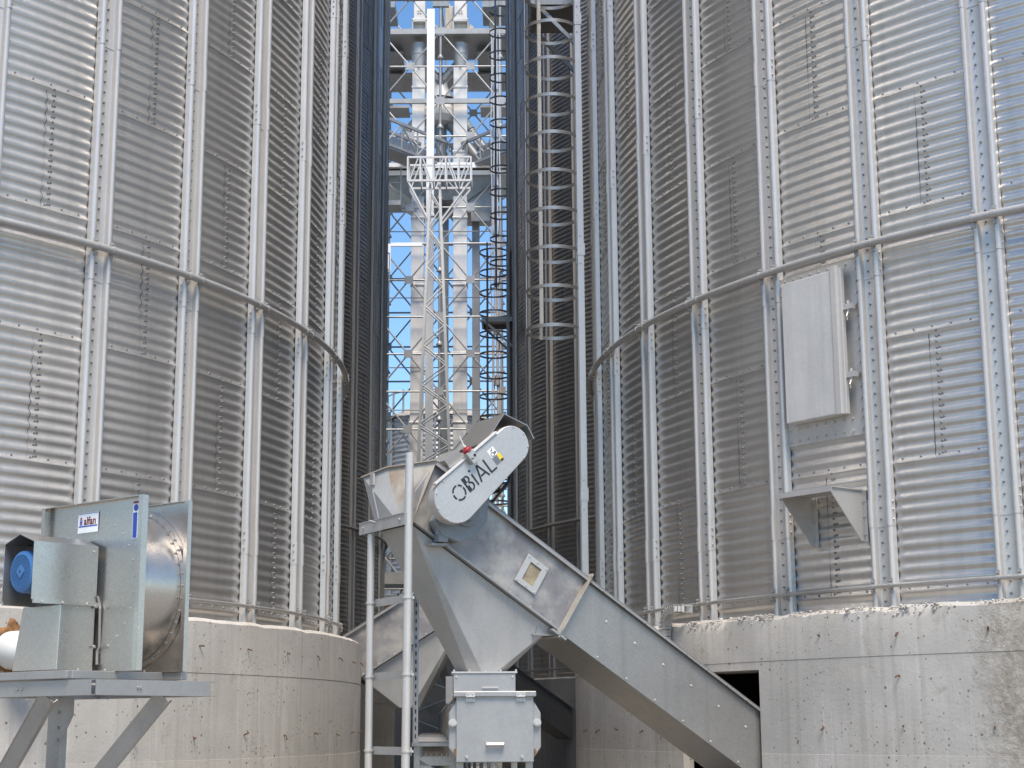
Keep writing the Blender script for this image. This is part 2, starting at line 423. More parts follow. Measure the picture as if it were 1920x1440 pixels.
for z in (5.36, 4.72):
    m = MB(); p = on_silo(-.872, SR+.09, z)
    m.box(p, (.12,.05,.05), (Vector((C(-.872-PSI), S(-.872-PSI), 0)), cyl(1, -.872-PSI, 0), Vector((0,0,1))))
    m.tube(p + Vector((0,0,-.06)), p + Vector((0,0,.06)), .014, 8)
    m.path([p + Vector((0,0,-.03)), p + cyl(.03, -.87-PSI, -.09), p + cyl(.02, -.868-PSI, -.13)], .006, 6)
    m.build('hinge', M['steel'], door)
m = MB(); t_ = Vector((C(-.908-PSI), S(-.908-PSI), 0)); n_ = cyl(1, -.908-PSI, 0); c_ = on_silo(-.908, SR, 3.66)
m.box(c_ + n_*.24, (.68, .42, .012), (t_, n_, Vector((0,0,1))))
m.box(c_ + n_*.455 + Vector((0,0,-.02)), (.68, .01, .05), (t_, n_, Vector((0,0,1))))
shelf = m.build('bracket_shelf', M['steel'], sNR)
for q in (-.27, .32):
    m = MB(); b0 = c_ + t_*q
    m.prism([(.01,-.006),(.44,-.006),(.44,-.05),(.06,-.46),(.01,-.46)], lambda u, v, w: b0 + n_*u + Vector((0,0,v)) + t_*w, -.005, .005)
    m.box(b0 + n_*.012 + t_*.02 + Vector((0,0,-.24)), (.05,.012,.46), (t_, n_, Vector((0,0,1))))
    for dz in (-.1, -.24, -.4): m.bolt(b0 + t_*.02 + n_*.018 + Vector((0,0,dz)), n_, .012, .012)
    m.build('gusset', M['steel'], shelf)

# ------------------------------------------------------------------ concrete foundations
PR = 9.15
def foundation(label, cx, cy, mt, hole=None, ties=(), rough_top=0, seed=0):
    t = thing('concrete_foundation', label, 'foundation', (cx, cy, 0), 0, 'round concrete silo foundations')
    rg = np.random.default_rng(seed)
    N = 360; ang = sorted([2*PI*i/N - PI for i in range(N)] + ([hole[0], hole[1]] if hole else []))
    gro = [.50, 1.305, 2.085] if not hole else [.52, 1.335, 2.16]
    zs = [0]
    for g in gro: zs += [g-.0008, g, g+.006]
    if hole: zs += [hole[2]]
    zs = sorted(zs) + [2.45, 2.565, 2.60]
    top_n = np.cumsum(rg.normal(0, 1, N+8)); top_n = top_n - np.linspace(top_n[0], top_n[-1], N+8)
    jit = rg.normal(0, 1, N+8)
    def rad(i, z):
        r = PR + (.0015 if z > gro[2] else (-.0015 if z > gro[1] else .0015))
        for g in gro:
            if abs(z-g) < 1e-6: r -= .0035
        if z >= 2.6: r -= .05 + rough_top*.02*abs(jit[i % N])
        if abs(z-2.565) < 1e-6: r -= rough_top*.02*abs(jit[(i*3) % N])
        return r
    m = MB(); n = len(ang); k = len(zs)
    for i, a in enumerate(ang):
        for z in zs:
            dz = 0
            if z >= 2.56: dz = -.006*abs(jit[i % N]) - rough_top*.014*abs(jit[(i*7+3) % N])
            m.v.append(tuple(cyl(rad(i, z), a, z + dz)))
    for i in range(n):
        j = (i+1) % n
        for q in range(k-1):
            if hole and hole[0]-1e-6 <= ang[i] < hole[1]-1e-6 and zs[q+1] <= hole[2]+1e-6: continue
            m.f.append((i*k+q, j*k+q, j*k+q+1, i*k+q+1)); m.m.append(0)
    # top annulus
    b = len(m.v)
    for i, a in enumerate(ang): m.v.append(tuple(cyl(8.3, a, 2.59)))
    for i in range(n): m.f.append((i*k+k-1, ((i+1)%n)*k+k-1, b+(i+1)%n, b+i)); m.m.append(0)
    if hole:                                     # jambs and lintel of the tunnel mouth
        for a, dd in ((hole[0], .12), (hole[1], .6)): m.add([cyl(PR, a, 0), cyl(PR-dd, a, 0), cyl(PR-dd, a, hole[2]), cyl(PR, a, hole[2])], [(0,1,2,3)])
        q = [cyl(PR, hole[0] + (hole[1]-hole[0])*i/8, hole[2]) for i in range(9)] + [cyl(PR-.6, hole[0] + (hole[1]-hole[0])*i/8, hole[2]) for i in range(9)]
        m.add(q, [(i, i+1, 10+i, 9+i) for i in range(8)])
    m.build('foundation_wall', mt, t, smooth=25)
    m = MB(); m.lathe([(0, 2.5), (8.4, 2.5), (8.4, 2.585)], n=72)
    m.build('floor_slab', mt, t)
    for a, z in ties:
        m = MB(); p = cyl(PR-.01, a, z); d = (cyl(1, a, 0) + Vector((rg.normal(0,.25), rg.normal(0,.25), rg.normal(-.1,.5)))).normalized()
        e = p + d*.055; m.path([p, p + d*.035, e + Vector((rg.normal(0,.01), rg.normal(0,.01), rg.normal(0,.02)))], .0075, 6)
        m.build('form_tie', M['rustn'], t)
    return t
tl = [(.91 + .0865*i, 2.335) for i in range(-1, 9)] + [(.82 + .0865*i, 1.518) for i in range(0, 10)]
foundation('round concrete base under the near left silo, rebar stubs in its face', *NLc, M['conc'], None, tl, 0, 3)
tr = [(-.904 + .0915*i, 2.357) for i in range(0, 3)] + [(-.904 + .0915*i, 1.575) for i in range(0, 3)] + [(-.813, 1.99)] + \
     [(-1.443 + .075*i, 1.548) for i in range(0, 4)] + [(-1.33, 1.12), (-1.2, 1.12)]
fR = foundation('concrete base under the near right silo with crumbling top and dark tunnel mouth', *NRc, M['concr'], (-1.125, -.9895, 2.09), tr, 1, 5)
foundation('shaded concrete base under the far left silo, behind the conveyors', *FLc, M['conc'], None, [], 0, 8)
foundation('shaded concrete base under the far right silo, behind the conveyors', *FRc, M['conc'], None, [], 0, 9)
m = MB(); rr = np.random.default_rng(11)          # spilled mortar along the crumbling edge
for i in range(1300):
    a = rr.uniform(-1.16, -.62)
    if S(a*61)+S(a*147+1)+.6*S(a*29) < rr.uniform(-1.6, 1.6): continue
    s = rr.uniform(.005, .017)*(1.5 if rr.random() < .08 else .9)
    p = cyl(rr.uniform(9.06, 9.15), a, 2.582 + rr.uniform(-.02, .006) - (rr.uniform(0,.07) if rr.random() < .4 else 0)); ring = []
    for la in (-1, 0, 1):
        for k in range(5): ring.append(p + Vector((C(k*1.257+la)*C(la*.9), S(k*1.257+la)*C(la*.9), S(la*.9)*.8))*s*rr.uniform(.7, 1.25))
    f = [(r*5+k, r*5+(k+1)%5, r*5+5+(k+1)%5, r*5+5+k) for r in range(2) for k in range(5)] + [(4,3,2,1,0),(10,11,12,13,14)]
    m.add(ring, f)
o = m.build('mortar_crumbs', M['conc'], fR); o['kind'] = 'stuff'

# ------------------------------------------------------------------ inclined conveyor
def inclined_conveyor(label, full=True):
    T = thing('inclined_conveyor', label, 'conveyor', (-.825, 13.51, 0), R_(30), 'inclined trough conveyors under the silos')
    F = lambda u, v, w: Vector((u, w, v))
    top = lambda a: 3.773 - .6076*(a-.189)
    bot = lambda a: 3.250 - .6110*a
    dirv = Vector((1, 0, -.609)).normalized(); per = Vector((.609, 0, 1)).normalized()
    W = .60
    # head casing
    m = MB(); m.prism([(.189,3.773),(0,3.511),(-.008,3.255),(1.40,bot(1.40)),(1.695,top(1.695))], F, 0, W)
    head = m.build('head_casing', M['stain'], T, bevel=.004)
    m = MB()
    m.bar((.19,W/2,3.779), (1.70,W/2,top(1.70)+.006), W+.09, .010, per)
    for y in (-.043, W+.043): m.bar((.19,y,3.765), (1.70,y,top(1.70)-.010), .004, .035, per)
    for y in (-.028, W+.028):
        m.bar((-.01,y,3.258), (1.36,y,bot(1.36)), .056, .010, per)
        m.bar((.0,y,3.246), (1.36,y,bot(1.36)-.012), .056, .010, per)
    for i in range(7): m.bolt((.1+i*.2, -.03, bot(.1+i*.2)+.006), per, .012, .014)
    m.build('flange', M['grey'], T)
    # lower trough, into the tunnel
    E_ = 4.75
    m = MB(); m.prism([(1.40,bot(1.40)),(1.695,top(1.695)),(E_,top(E_)),(E_,bot(E_))], F, .004, W-.004)
    tro = m
    m = MB(); m.bar((1.72,W/2,top(1.72)+.006), (E_,W/2,top(E_)+.006), W+.07, .008, per)
    for y in (-.033, W+.033): m.bar((1.72,y,top(1.72)-.006), (E_,y,top(E_)-.006), .004, .026, per)
    for i in range(12): m.bolt((1.85+i*.22, -.02, top(1.85+i*.22)-.012), (0,-1,0), .010, .024)
    m.build('top_cover', M['grey'], T)
    m = tro; m.mi = 1
    for i in range(10):
        a = 1.9 + i*.30
        m.bolt((a, .004, (top(a)*.62+bot(a)*.38)), (0,-1,0), .012, .008)
        m.bolt((a-.1, .004, bot(a-.1)+.03), (0,-1,0), .010, .007)
    m.build('trough', [M['trough'], M['rib']], T)
    # transverse flange joint
    m = MB(); c0 = Vector((1.385,0,bot(1.385)-.03)); c1 = Vector((1.712,0,top(1.712)+.025))
    for y in (-.035, W+.035): m.bar(c0 + Vector((0,y,0)), c1 + Vector((0,y,0)), .07, .014, dirv)
    m.bar(c0 + Vector((0,-.07,0)), c0 + Vector((0,W+.07,0)), .08, .014, dirv)
    m.bar(c1 + Vector((0,-.07,0)), c1 + Vector((0,W+.07,0)), .05, .014, dirv)
    for i in range(5): m.bolt(c0.lerp(c1, .1+.2*i) + Vector((0,-.045,0)) + dirv*.008, dirv, .011, .012)
    m.build('joint_flange', M['rust'], T)
    # funnel hopper
    tA, tB, tC, tD = Vector((-.02,0,bot(-.02)-.02)), Vector((1.33,0,bot(1.33)-.02)), Vector((1.33,W,bot(1.33)-.02)), Vector((-.02,W,bot(-.02)-.02))
    bt = [Vector((x,y,2.045)) for x, y in ((.71,.12),(.86,.12),(.985,.20),(.985,.42),(.86,.48),(.71,.48),(.62,.40),(.62,.20))]
    m = MB(); V = [tA,tB,tC,tD] + bt
    m.add(V, [(0,1,5,4),(1,6,5),(1,2,7,6),(2,8,7),(2,3,9,8),(3,10,9),(3,0,11,10),(0,4,11),(0,3,2,1),(4,5,6,7,8,9,10,11)])
    m.build('funnel', M['dusty'], T, bevel=.005)
    if full:
        m = MB()
        m.bar((1.30,-.02,bot(1.3)-.05), (1.44,-.02,bot(1.44)-.05), .10, .02, per)
        m.bar((1.15,W/2,2.36), (1.46,W/2,2.36), W, .012)
        m.prism([(1.18,2.36),(1.46,2.36),(1.40,2.42),(1.20,2.46)], F, .01, .02)
        m.build('bracket', M['grey'], T)
    # sight window
    if full:
        c = Vector((1.128, -.008, 2.872)); ex, ez = dirv, per
        def rect(w, h, y0, y1):
            return [c + ex*a*w/2 + ez*b*h/2 for a, b in ((-1,-1),(1,-1),(1,1),(-1,1))]
        def framed(w, h, wi, hi, y):
            mm = MB(); o_ = rect(w, h, 0, 0); i_ = rect(wi, hi, 0, 0)
            vs = [p + Vector((0,-y,0)) for p in o_ + i_] + o_ + i_
            fs = []
            for k in range(4):
                j = (k+1) % 4
                fs += [(k,j,4+j,4+k), (8+k,12+k,12+j,8+j), (k,8+k,8+j,j), (4+k,4+j,12+j,12+k)]
            return mm.add(vs, fs)
        mm = framed(.235, .27, .125, .175, .012)
        for a in (-1,0,1):
            for b in (-1,1): mm.bolt(c + ex*a*.10 + ez*b*.118 + Vector((0,-.012,0)), (0,-1,0), .009, .007)
        wf = mm.build('window', M['steel'], T)
        mm = MB(); mm.add([p + Vector((0,.002,0)) for p in rect(.127,.177,0,0)], [(0,1,2,3)]); mm.build('pane', M['grain'], wf)
    # flared head bonnet at the left end
    m = MB()
    r_ = [(.189,-.05,3.785),(.189,.66,3.785),(-.05,.72,3.74),(-.19,.60,3.70),(-.06,.38,3.765)]
    q_ = [(.0,.0,3.29),(.0,.60,3.29),(-.06,.60,3.27),(-.10,.52,3.27),(-.08,.15,3.28)]
    m.add(r_ + q_, [(i,(i+1)%5,5+(i+1)%5,5+i) for i in (0,1,2,4)] + [(0,1,2,3,4),(5,6,7,8,9)])
    bon = m.build('head_bonnet', M['rust'], T)
    m = MB(); m.add([r_[3], r_[4], q_[4], q_[3]], [(0,1,2,3)])
    m.path([(-.150,.47,3.66),(-.155,.47,3.56),(-.135,.455,3.45),(-.115,.44,3.34),(-.12,.46,3.30),(-.16,.53,3.32)], .008, 8)
    m.box((-.16,.475,3.67), (.02,.06,.10))
    m.build('side_panel', M['dusty'], bon)
    m = MB()
    for i in range(5):
        a, b = Vector(r_[i]), Vector(r_[(i+1)%5]); m.bar(a + Vector((0,0,.004)), b + Vector((0,0,.004)), .05, .010)
    m.build('rim', M['rust'], bon)
    if not full: return T
    # drive: belt guard, motor hood, gearbox
    G1, G2, R1, R2 = (.222,3.425), (.760,3.925), .200, .163
    ang = math.atan2(G2[1]-G1[1], G2[0]-G1[0]); L = math.hypot(G2[0]-G1[0], G2[1]-G1[1]); be = math.acos((R1-R2)/L)
    out = []
    for i in range(25):
        a = ang + be + (2*PI-2*be)*i/24; out.append((G1[0]+R1*C(a), G1[1]+R1*S(a)))
    for i in range(21):
        a = ang - be + 2*be*i/20; out.append((G2[0]+R2*C(a), G2[1]+R2*S(a)))
    m = MB(); m.prism(out, F, -.335, -.215)
    guard = m.build('belt_guard', M['steel'], T, smooth=30, bevel=.006)
    m = MB()
    nx, nz = -S(ang), C(ang)                    # ledge along the upper edge of the guard
    e0 = Vector((G1[0]+R1*nx*1.0, 0, G1[1]+R1*nz*1.0)); e1 = Vector((G2[0]+R2*nx, 0, G2[1]+R2*nz))
    ed = (e1-e0).normalized(); e0 = e0 - ed*.07; e1 = e1 - ed*.05
    m.bar(e0 + Vector((0,-.325,0)) + Vector((nx,0,nz))*.012, e1 + Vector((0,-.325,0)) + Vector((nx,0,nz))*.012, .05, .018, (nx,0,nz))
    m.build('guard_ledge', M['casing'], guard, bevel=.003)
    m = MB()
    for i in range(0, 45, 5):
        u, v = out[i]; cu, cv = (G1 if i < 25 else G2)
        m.bolt((u+(cu-u)*.07, -.335, v+(cv-v)*.07), (0,-1,0), .009, .008)
    m.build('screws', M['rib'], guard)
    # stencilled lettering, cut from flat strokes on the guard face
    ux, uz = Vector((C(ang-.03),0,S(ang-.03))), Vector((-S(ang-.03),0,C(ang-.03)))
    o0 = Vector((.245,-.3375,3.395))
    def P2(u, v): return o0 + ux*u + uz*v
    m = MB(); sw = .0135
    def stroke(u0, v0, u1, v1): m.bar(P2(u0,v0), P2(u1,v1), .003, sw, uz if abs(u1-u0) > abs(v1-v0) else ux)
    def arc(cu, cv, ru, rv, a0, a1, n=8):
        pts = [(cu+ru*C(R_(a0+(a1-a0)*i/n)), cv+rv*S(R_(a0+(a1-a0)*i/n))) for i in range(n+1)]
        vs, fs = [], []
        for i, (u, v) in enumerate(pts):
            d = Vector((u-cu, v-cv)); d.normalize()
            for k in (-sw/2, sw/2): vs.append(P2(u+d.x*k, v+d.y*k) + Vector((0,-.0015,0)))
        for i in range(n): fs.append((2*i, 2*i+1, 2*i+3, 2*i+2))
        m.add(vs, fs)
    for a0, a1 in ((25,62),(78,150),(165,205),(220,295),(308,372)): arc(.062,.062,.058,.062,a0,a1)
    stroke(.152,.0,.152,.135); stroke(.170,.0,.170,.055); stroke(.170,.080,.170,.135)
    arc(.176,.104,.034,.028,-75,80); arc(.176,.037,.042,.034,-80,78)
    stroke(.253,.0,.253,.108); m.box(P2(.253,.142), (.018,.003,.018), (ux, Vector((0,1,0)), uz))
    m.bar(P2(.290,.0), P2(.335,.135), .003, sw, ux); m.bar(P2(.342,.135), P2(.390,.0), .003, sw, ux); stroke(.318,.042,.366,.042)
    stroke(.420,.012,.420,.135); stroke(.414,.005,.486,.005)
    m.build('lettering', M['black'], guard)
    # stickers
    sA, sB = Vector((.70,-.337,3.90)), None
    def sticker(u, v, w, h, mt, name, y=-.3365):
        mm = MB(); c = o0 + ux*u + uz*v; c.y = y
        mm.box(c, (w,.001,h), (ux, Vector((0,1,0)), uz)); return mm.build(name, mt, guard)
    sticker(.535,.128,.074,.072,M['white'],'sticker')
    sticker(.572,.052,.034,.074,M['yellow'],'warning_sticker')
    sticker(.526,.052,.056,.074,M['gear'],'data_plate')
    sticker(.572,.026,.030,.018,M['black'],'warning_mark', -.338)
    m = MB()
    def ringlet(cu, cv, r):
        pts = [P2(cu+r*C(k*PI/6), cv+r*S(k*PI/6)) + Vector((0,-.001,0)) for k in range(13)]; m.path(pts, .0028, 4)
    ringlet(.526,.114,.017); ringlet(.556,.114,.008); m.bar(P2(.533,.140), P2(.553,.158), .002, .006, uz); m.bar(P2(.527,.152), P2(.535,.140), .002, .006, uz)
    for k in range(5): m.bar(P2(.504,.028+k*.012), P2(.546,.028+k*.012), .002, .0025, uz)
    m.build('pictogram', M['black'], guard)
    # gearbox
    m = MB(); m.prism([(.13,3.27),(.20,3.15),(.36,3.10),(.52,3.16),(.63,3.30),(.65,3.46),(.55,3.56),(.30,3.58)], F, -.13, -.012)
    m.tube((.42,-.215,3.36), (.42,-.10,3.36), .085, 20); m.tube((.42,-.16,3.36), (.42,-.10,3.36), .13, 20)
    m.box((.22,-.07,3.13), (.09,.10,.07)); m.tube((.20,-.08,3.15), (.20,-.08,3.26), .035, 12)
    g = m.build('gearbox', M['gear'], T, smooth=30, bevel=.006)
    m = MB(); m.box((.20,-.05,3.075), (.16,.09,.02)); m.build('foot_bracket', M['stain'], g)
    # motor under a bent sheet hood
    m = MB(); mc = (.80, 4.03)
    m.tube((mc[0],-.20,mc[1]-.03), (mc[0],.20,mc[1]-.03), .105, 20)
    m.tube((mc[0],-.24,mc[1]-.03), (mc[0],-.20,mc[1]-.03), .05, 12)
    m.build('motor', M['blue'], T, smooth=30)
    m = MB(); prof = [(.515,3.93),(.700,4.195),(.93,4.115),(1.00,4.00)]
    prof2 = [(p[0]*1.0, p[1]) for p in prof]
    inn = [(.523,3.925),(.702,4.187),(.925,4.108),(.992,3.997)]
    m.prism(prof + inn[::-1], F, -.30, .22)
    m.build('motor_hood', M['trough'], T)
    m = MB(); m.bar((.30,.1,3.72), (.66,.1,4.0), .40, .02, (nx,0,nz)); m.bar((.60,.05,3.55), (.82,.05,3.93), .05, .05); m.bar((.35,.18,3.68), (.55,.18,3.98), .05, .04)
    m.box((.36,.1,3.80), (.16,.3,.12), (ux, Vector((0,1,0)), uz))
    m.build('motor_base', M['grey'], T)
    # signal switch above the guard
    m = MB(); sc = Vector((.352,-.365,3.785)); m.box(sc, (.075,.06,.11), (ux, Vector((0,1,0)), uz))
    sw_ = m.build('signal_switch', M['steel'], T, bevel=.004)
    m = MB(); m.tube(sc + uz*.055, sc + uz*.080, .040, 18); m.tube(sc + uz*.080, sc + uz*.092, .040, 18, .028); m.build('red_cap', M['red'], sw_, smooth=30)
    m = MB(); m.tube(sc + uz*.10, sc + uz*.115, .014, 10); m.tube(sc + uz*.115, sc + uz*.20 + ux*.02, .007, 8); m.build('stem', M['plast'], sw_)
    m = MB(); m.tube(sc + Vector((.012,-.031,.012)), sc + Vector((.012,-.036,.012)), .012, 10); m.box(sc + Vector((-.01,-.031,-.02)), (.02,.004,.008)); m.build('terminal', M['black'], sw_)
    m = MB(); m.path([(.72,-.02,3.55),(.83,-.03,3.58),(.90,-.03,3.66),(.93,-.02,3.78),(.94,0,3.86)], .016, 8)
    m.path([(.70,-.08,3.63),(.76,-.08,3.60),(.80,-.06,3.56),(.72,-.02,3.45)], .012, 8)
    m.build('cable', M['rubber'], T, smooth=60)
    m = MB(); m.box((.74,-.10,3.66), (.10,.015,.05), (ux, Vector((0,1,0)), uz)); m.build('small_bracket', M['plast'], T)
    return T
c1 = inclined_conveyor('grey steel incline with funnel and stencilled belt guard running into the right tunnel mouth')
c2 = inclined_conveyor('darker plain incline behind the two poles, rising from the left foundation edge', False)
c2.scale = (-1,1,1); c2.location = (-.60, 20.75, -.22); c2.rotation_euler = (0,0,R_(-6))
c3 = copy_tree(c2); c3['label'] = 'shaded distant incline seen below the main trough, leading into the far right silo'
c3.scale = (1,1,1); c3.location = (-1.55, 33.0, 0); c3.rotation_euler = (0,0,R_(30))

# pole frame carrying the head of the conveyor
pf = thing('support_frame', 'two round upright poles tied with short flat bars, under the conveyor head', 'support frame', (-1.05, 13.7, 0))
pA, pB = (-.868, 13.42), (-1.222, 14.02)
m = MB(); m.tube((pA[0]-.012,pA[1],0), (pA[0]+.012,pA[1],3.83), .035, 16); m.build('pole', M['rib'], pf, smooth=40, world=True)
m = MB(); m.tube((pB[0],pB[1],0), (pB[0],pB[1],3.22), .032, 16); m.build('pole', M['rib'], pf, smooth=40, world=True)
dAB = Vector((pB[0]-pA[0], pB[1]-pA[1], 0)).normalized(); nAB = Vector((-dAB.y, dAB.x, 0))
if nAB.x < 0: nAB = -nAB
for z in (2.63, 2.01, 1.40):
    m = MB(); a = Vector((pA[0],pA[1],z)) + nAB*.045; b = Vector((pB[0],pB[1],z)) + nAB*.045
    m.bar(a, b, .012, .065); 
    m.build('cross_bar', M['dusty'], pf, world=True)
    m = MB()
    for p, r in ((pA,.035),(pB,.032)):
        m.tube((p[0],p[1],z-.008), (p[0],p[1],z+.008), r+.008, 14); m.box(Vector((p[0],p[1],z)) + nAB*.05, (.03,.03,.02))
    m.build('clamp', M['rib'], pf, smooth=40, world=True)
m = MB(); a = Vector((pA[0],pA[1],3.275)) - dAB*.02 - nAB*.0; b = Vector((pB[0],pB[1],3.275)) + dAB*.16
m.bar(a - nAB*.035, b - nAB*.035, .008, .10); m.bar(a + Vector((0,0,.05)), b + Vector((0,0,.05)), .09, .008)
m.bolt(a.lerp(b,.1) - nAB*.04, -nAB, .014, .014); m.bolt(a.lerp(b,.9) - nAB*.04, -nAB, .014, .014)
m.build('top_beam', M['dusty'], pf, world=True)

# ------------------------------------------------------------------ horizontal chain conveyor with end box
cc = thing('chain_conveyor', 'level box conveyor below the funnel, hinged end door facing the camera', 'conveyor', (-.158, 13.86, 0), R_(2.9))
m = MB(); m.bx(-.30,.30, .12, 27, 1.36, 1.84); m.bx(-.33,.33,.14,27,1.83,1.845)
for i in range(14): m.bx(-.335,.335, 1.4+i*1.8, 1.43+i*1.8, 1.33, 1.87)
m.build('casing', M['trough'], cc)
m = MB(); oct_ = [(-.30,1.30),(.30,1.30),(.385,1.42),(.385,1.70),(.30,1.845),(-.30,1.845),(-.385,1.70),(-.385,1.42)]
F2 = lambda u, v, w: Vector((u, w, v))
m.prism(oct_, F2, .02, .12); plate = m.build('end_plate', M['grey'], cc, bevel=.01)
m = MB(); m.bx(-.322,.322,-.004,.016,1.302,1.865); d_ = m.build('end_door', M['grey'], cc, bevel=.005)
m = MB(); m.bx(-.345,.345,-.03,.06,1.835,1.880); m.build('top_lip', M['grey'], cc, bevel=.006)
for x in (-.205,.215):
    m = MB(); m.bx(x-.038,x+.038,-.040,-.030,1.842,1.868); m.bx(x-.036,x+.036,-.014,-.004,1.795,1.822); m.tube((x-.036,-.034,1.836), (x+.036,-.034,1.836), .009, 10)
    for q in (-.02,.02):
        m.bolt((x+q,-.040,1.858), (0,-1,0), .008, .006); m.bolt((x+q,-.014,1.808), (0,-1,0), .008, .006)
    m.build('hinge', M['rib'], d_)
m = MB(); m.tube((-.075,-.035,1.445), (.075,-.035,1.445), .017, 12); m.bx(-.075,-.06,-.03,-.004,1.43,1.46); m.bx(.06,.075,-.03,-.004,1.43,1.46); m.build('handle', M['rib'], d_, bevel=.003)
for x in (-.235,.225):
    m = MB(); m.bolt((x,-.004,1.345), (0,-1,0), .012, .02); m.bar((x-.012,-.02,1.36), (x+.012,-.02,1.335), .006, .008); m.build('latch_screw', M['rib'], d_)
for x in (-.352,.352):
    m = MB(); m.tube((x,.02,1.622), (x,-.012,1.622), .034, 18); m.tube((x,-.012,1.622), (x,-.022,1.622), .024, 6); m.build('bearing_nut', M['rib'], plate)
m = MB(); m.bx(-.34,-.30,.0,.03,1.36,1.41); m.bx(.30,.34,.0,.03,1.36,1.41); m.build('rust_spot', M['foam'], plate)
m = MB(); m.bx(-.345,.175,.03,.56,1.872,2.03); inlet = m.build('inlet_box', M['grey'], cc, bevel=.004)
m = MB(); m.bx(-.36,.19,.02,.57,2.030,2.044)
for i in range(5):
    for y in (.035, .555): m.bolt((-.34+i*.13, y, 2.044), (0,0,1), .010, .018)
for x in (-.32,.15): m.bolt((x,.03,2.00), (0,-1,0), .012, .008)
m.bx(-.105,.03,.016,.03,1.905,1.917)
m.build('inlet_flange', M['rib'], inlet)
for y0 in (.1, 2.6, 6, 9.5, 13, 17, 21):
    m = MB(); 
    for x in (-.29,.29): m.bx(x-.03,x+.03,y0,y0+.06,0,1.36)
    m.bx(-.29,.29,y0+.01,y0+.05,.6,.66); m.build('leg', M['trough'], cc)
m = MB(); m.bx(-.345,.175,6.7,7.2,1.87,2.2); m.bx(-.36,-.3,.2,6,1.55,1.78); m.build('side_box', M['trough'], cc)

wk = thing('walkway', 'narrow steel plank walkway running back beside the level conveyor', 'walkway', (-.70, 14.5, 0), R_(2.9))
m = MB(); m.bx(-.19,.19,0,20,1.425,1.455)
for i in range(9): m.bx(-.20,.20,i*2.2+2,i*2.2+2.02,1.45,1.462)
m.build('plank', M['grey'], wk)
m = MB(); m.bx(-.17,.14,.06,.1,1.26,1.34); m.bar((-.15,.08,1.30),(.16,.08,1.12),.04,.05); m.bx(-.17,-.12,.05,.1,0,1.42); m.bx(.14,.19,.05,.1,0,1.42)
for i in range(7): m.tube((-.15+i*.045,.06,1.335), (-.15+i*.045,.06,1.36), .009, 8)
m.build('leg_frame', M['trough'], wk)
for i in range(1,6):
    m = MB(); m.bx(-.17,-.12,i*3.5,i*3.5+.05,0,1.42); m.bx(.14,.19,i*3.5,i*3.5+.05,0,1.42); m.bx(-.12,.14,i*3.5+.01,i*3.5+.04,1.2,1.28); m.build('leg_frame', M['trough'], wk)
st = thing('slotted_post', 'thin slotted steel upright just right of the near pole', 'post', (-.845, 14.3, 1.455))
m = MB(); m.bx(-.022,.022,-.012,.012,0,1.25); m.bx(-.022,-.018,-.03,.02,0,1.25); m.build('channel', M['grey'], st)
m = MB()
for i in range(17): m.bx(-.006,.006,-.0135,-.012,.04+i*.07,.075+i*.07)
m.build('slots', M['dark'], st)

# cable duct bending over the crumbling edge
ct = thing('cable_duct', 'grey slotted cable duct curving down over the right foundation edge', 'cable duct', (1.62, 16.1, 1.9))
e_ = lambda a, z, r=PR+.07: Vector(NRc + (0,)) + cyl(r, a, z)
path = [e_(-1.108, 2.715, 9.14), e_(-1.116, 2.720), e_(-1.124, 2.715)]
for i in range(1, 8):
    q = i/8*PI/2; path.append(e_(-1.124 - .020*S(q), 2.715 - .18*(1-C(q))))
path += [e_(-1.145, 2.50), e_(-1.1455, 2.30), e_(-1.1455, 1.85)]
nout = cyl(1, -1.135, 0)
m = MB()
for i in range(len(path)-1): m.bar(path[i] - nout*.045, path[i+1] - nout*.045, .006, .085, nout.cross(path[i+1]-path[i]))
m.build('back_plate', M['grey'], ct, world=True)
m = MB(); Ls = [0]
for i in range(len(path)-1): Ls.append(Ls[-1] + (path[i+1]-path[i]).length)
s = .02
while s < Ls[-1] - .02:
    i = max(k for k in range(len(Ls)-1) if Ls[k] <= s); d = (path[i+1]-path[i]).normalized(); p = path[i] + d*(s-Ls[i]); x = nout.cross(d)
    for sg in (-1, 1): m.box(p + x*sg*.040, (.026,.085,.006), (d, nout, x))
    m.box(p + nout*.042, (.026,.006,.085), (d, nout, x)); s += .036
m.build('slotted_side', M['steel'], ct, world=True)

# ------------------------------------------------------------------ fan on its bracket stand (left)
tX, nX, Zv = Vector((.774,-.634,0)), Vector((-.634,-.774,0)), Vector((0,0,1))
TL = Vector((-3.112, 10.85, 0))
FN = lambda s, q, z: TL + tX*s + nX*q + Zv*z          # s along the plate, q out of the plate towards the motor
fan = thing('centrifugal_fan', 'large shiny square sheet metal fan with blue motor under a hood', 'fan', (-2.7, 10.5, 1.95))
W_, Z0, Z1 = 1.06, 1.945, 3.03
def plate(name, q, lip):
    m = MB(); mid = FN(W_/2, q, (Z0+Z1)/2); ax = (tX, nX, Zv)
    m.box(mid, (W_,.004,Z1-Z0), ax)
    for sgn in (0, 1):
        m.box(FN(sgn*W_, q+lip/2, (Z0+Z1)/2), (.004,abs(lip),Z1-Z0), ax)
        m.box(FN(abs(sgn*W_-.017), q+lip, (Z0+Z1)/2), (.034,.004,Z1-Z0), ax)
    m.box(FN(W_/2, q+lip/2, Z1), (W_,abs(lip),.004), ax); m.box(FN(W_/2, q+lip/2, Z0), (W_,abs(lip),.004), ax)
    if name == 'front_panel':
        m.mi = 1
        for i in range(26):
            a = 2*PI*i/26 + .1; m.bolt(FN(W_/2+.43*C(a), .002, 2.49+.43*S(a)), nX, .007, .006)
    return m.build(name, [M['fan'], M['rib']], fan, world=True)
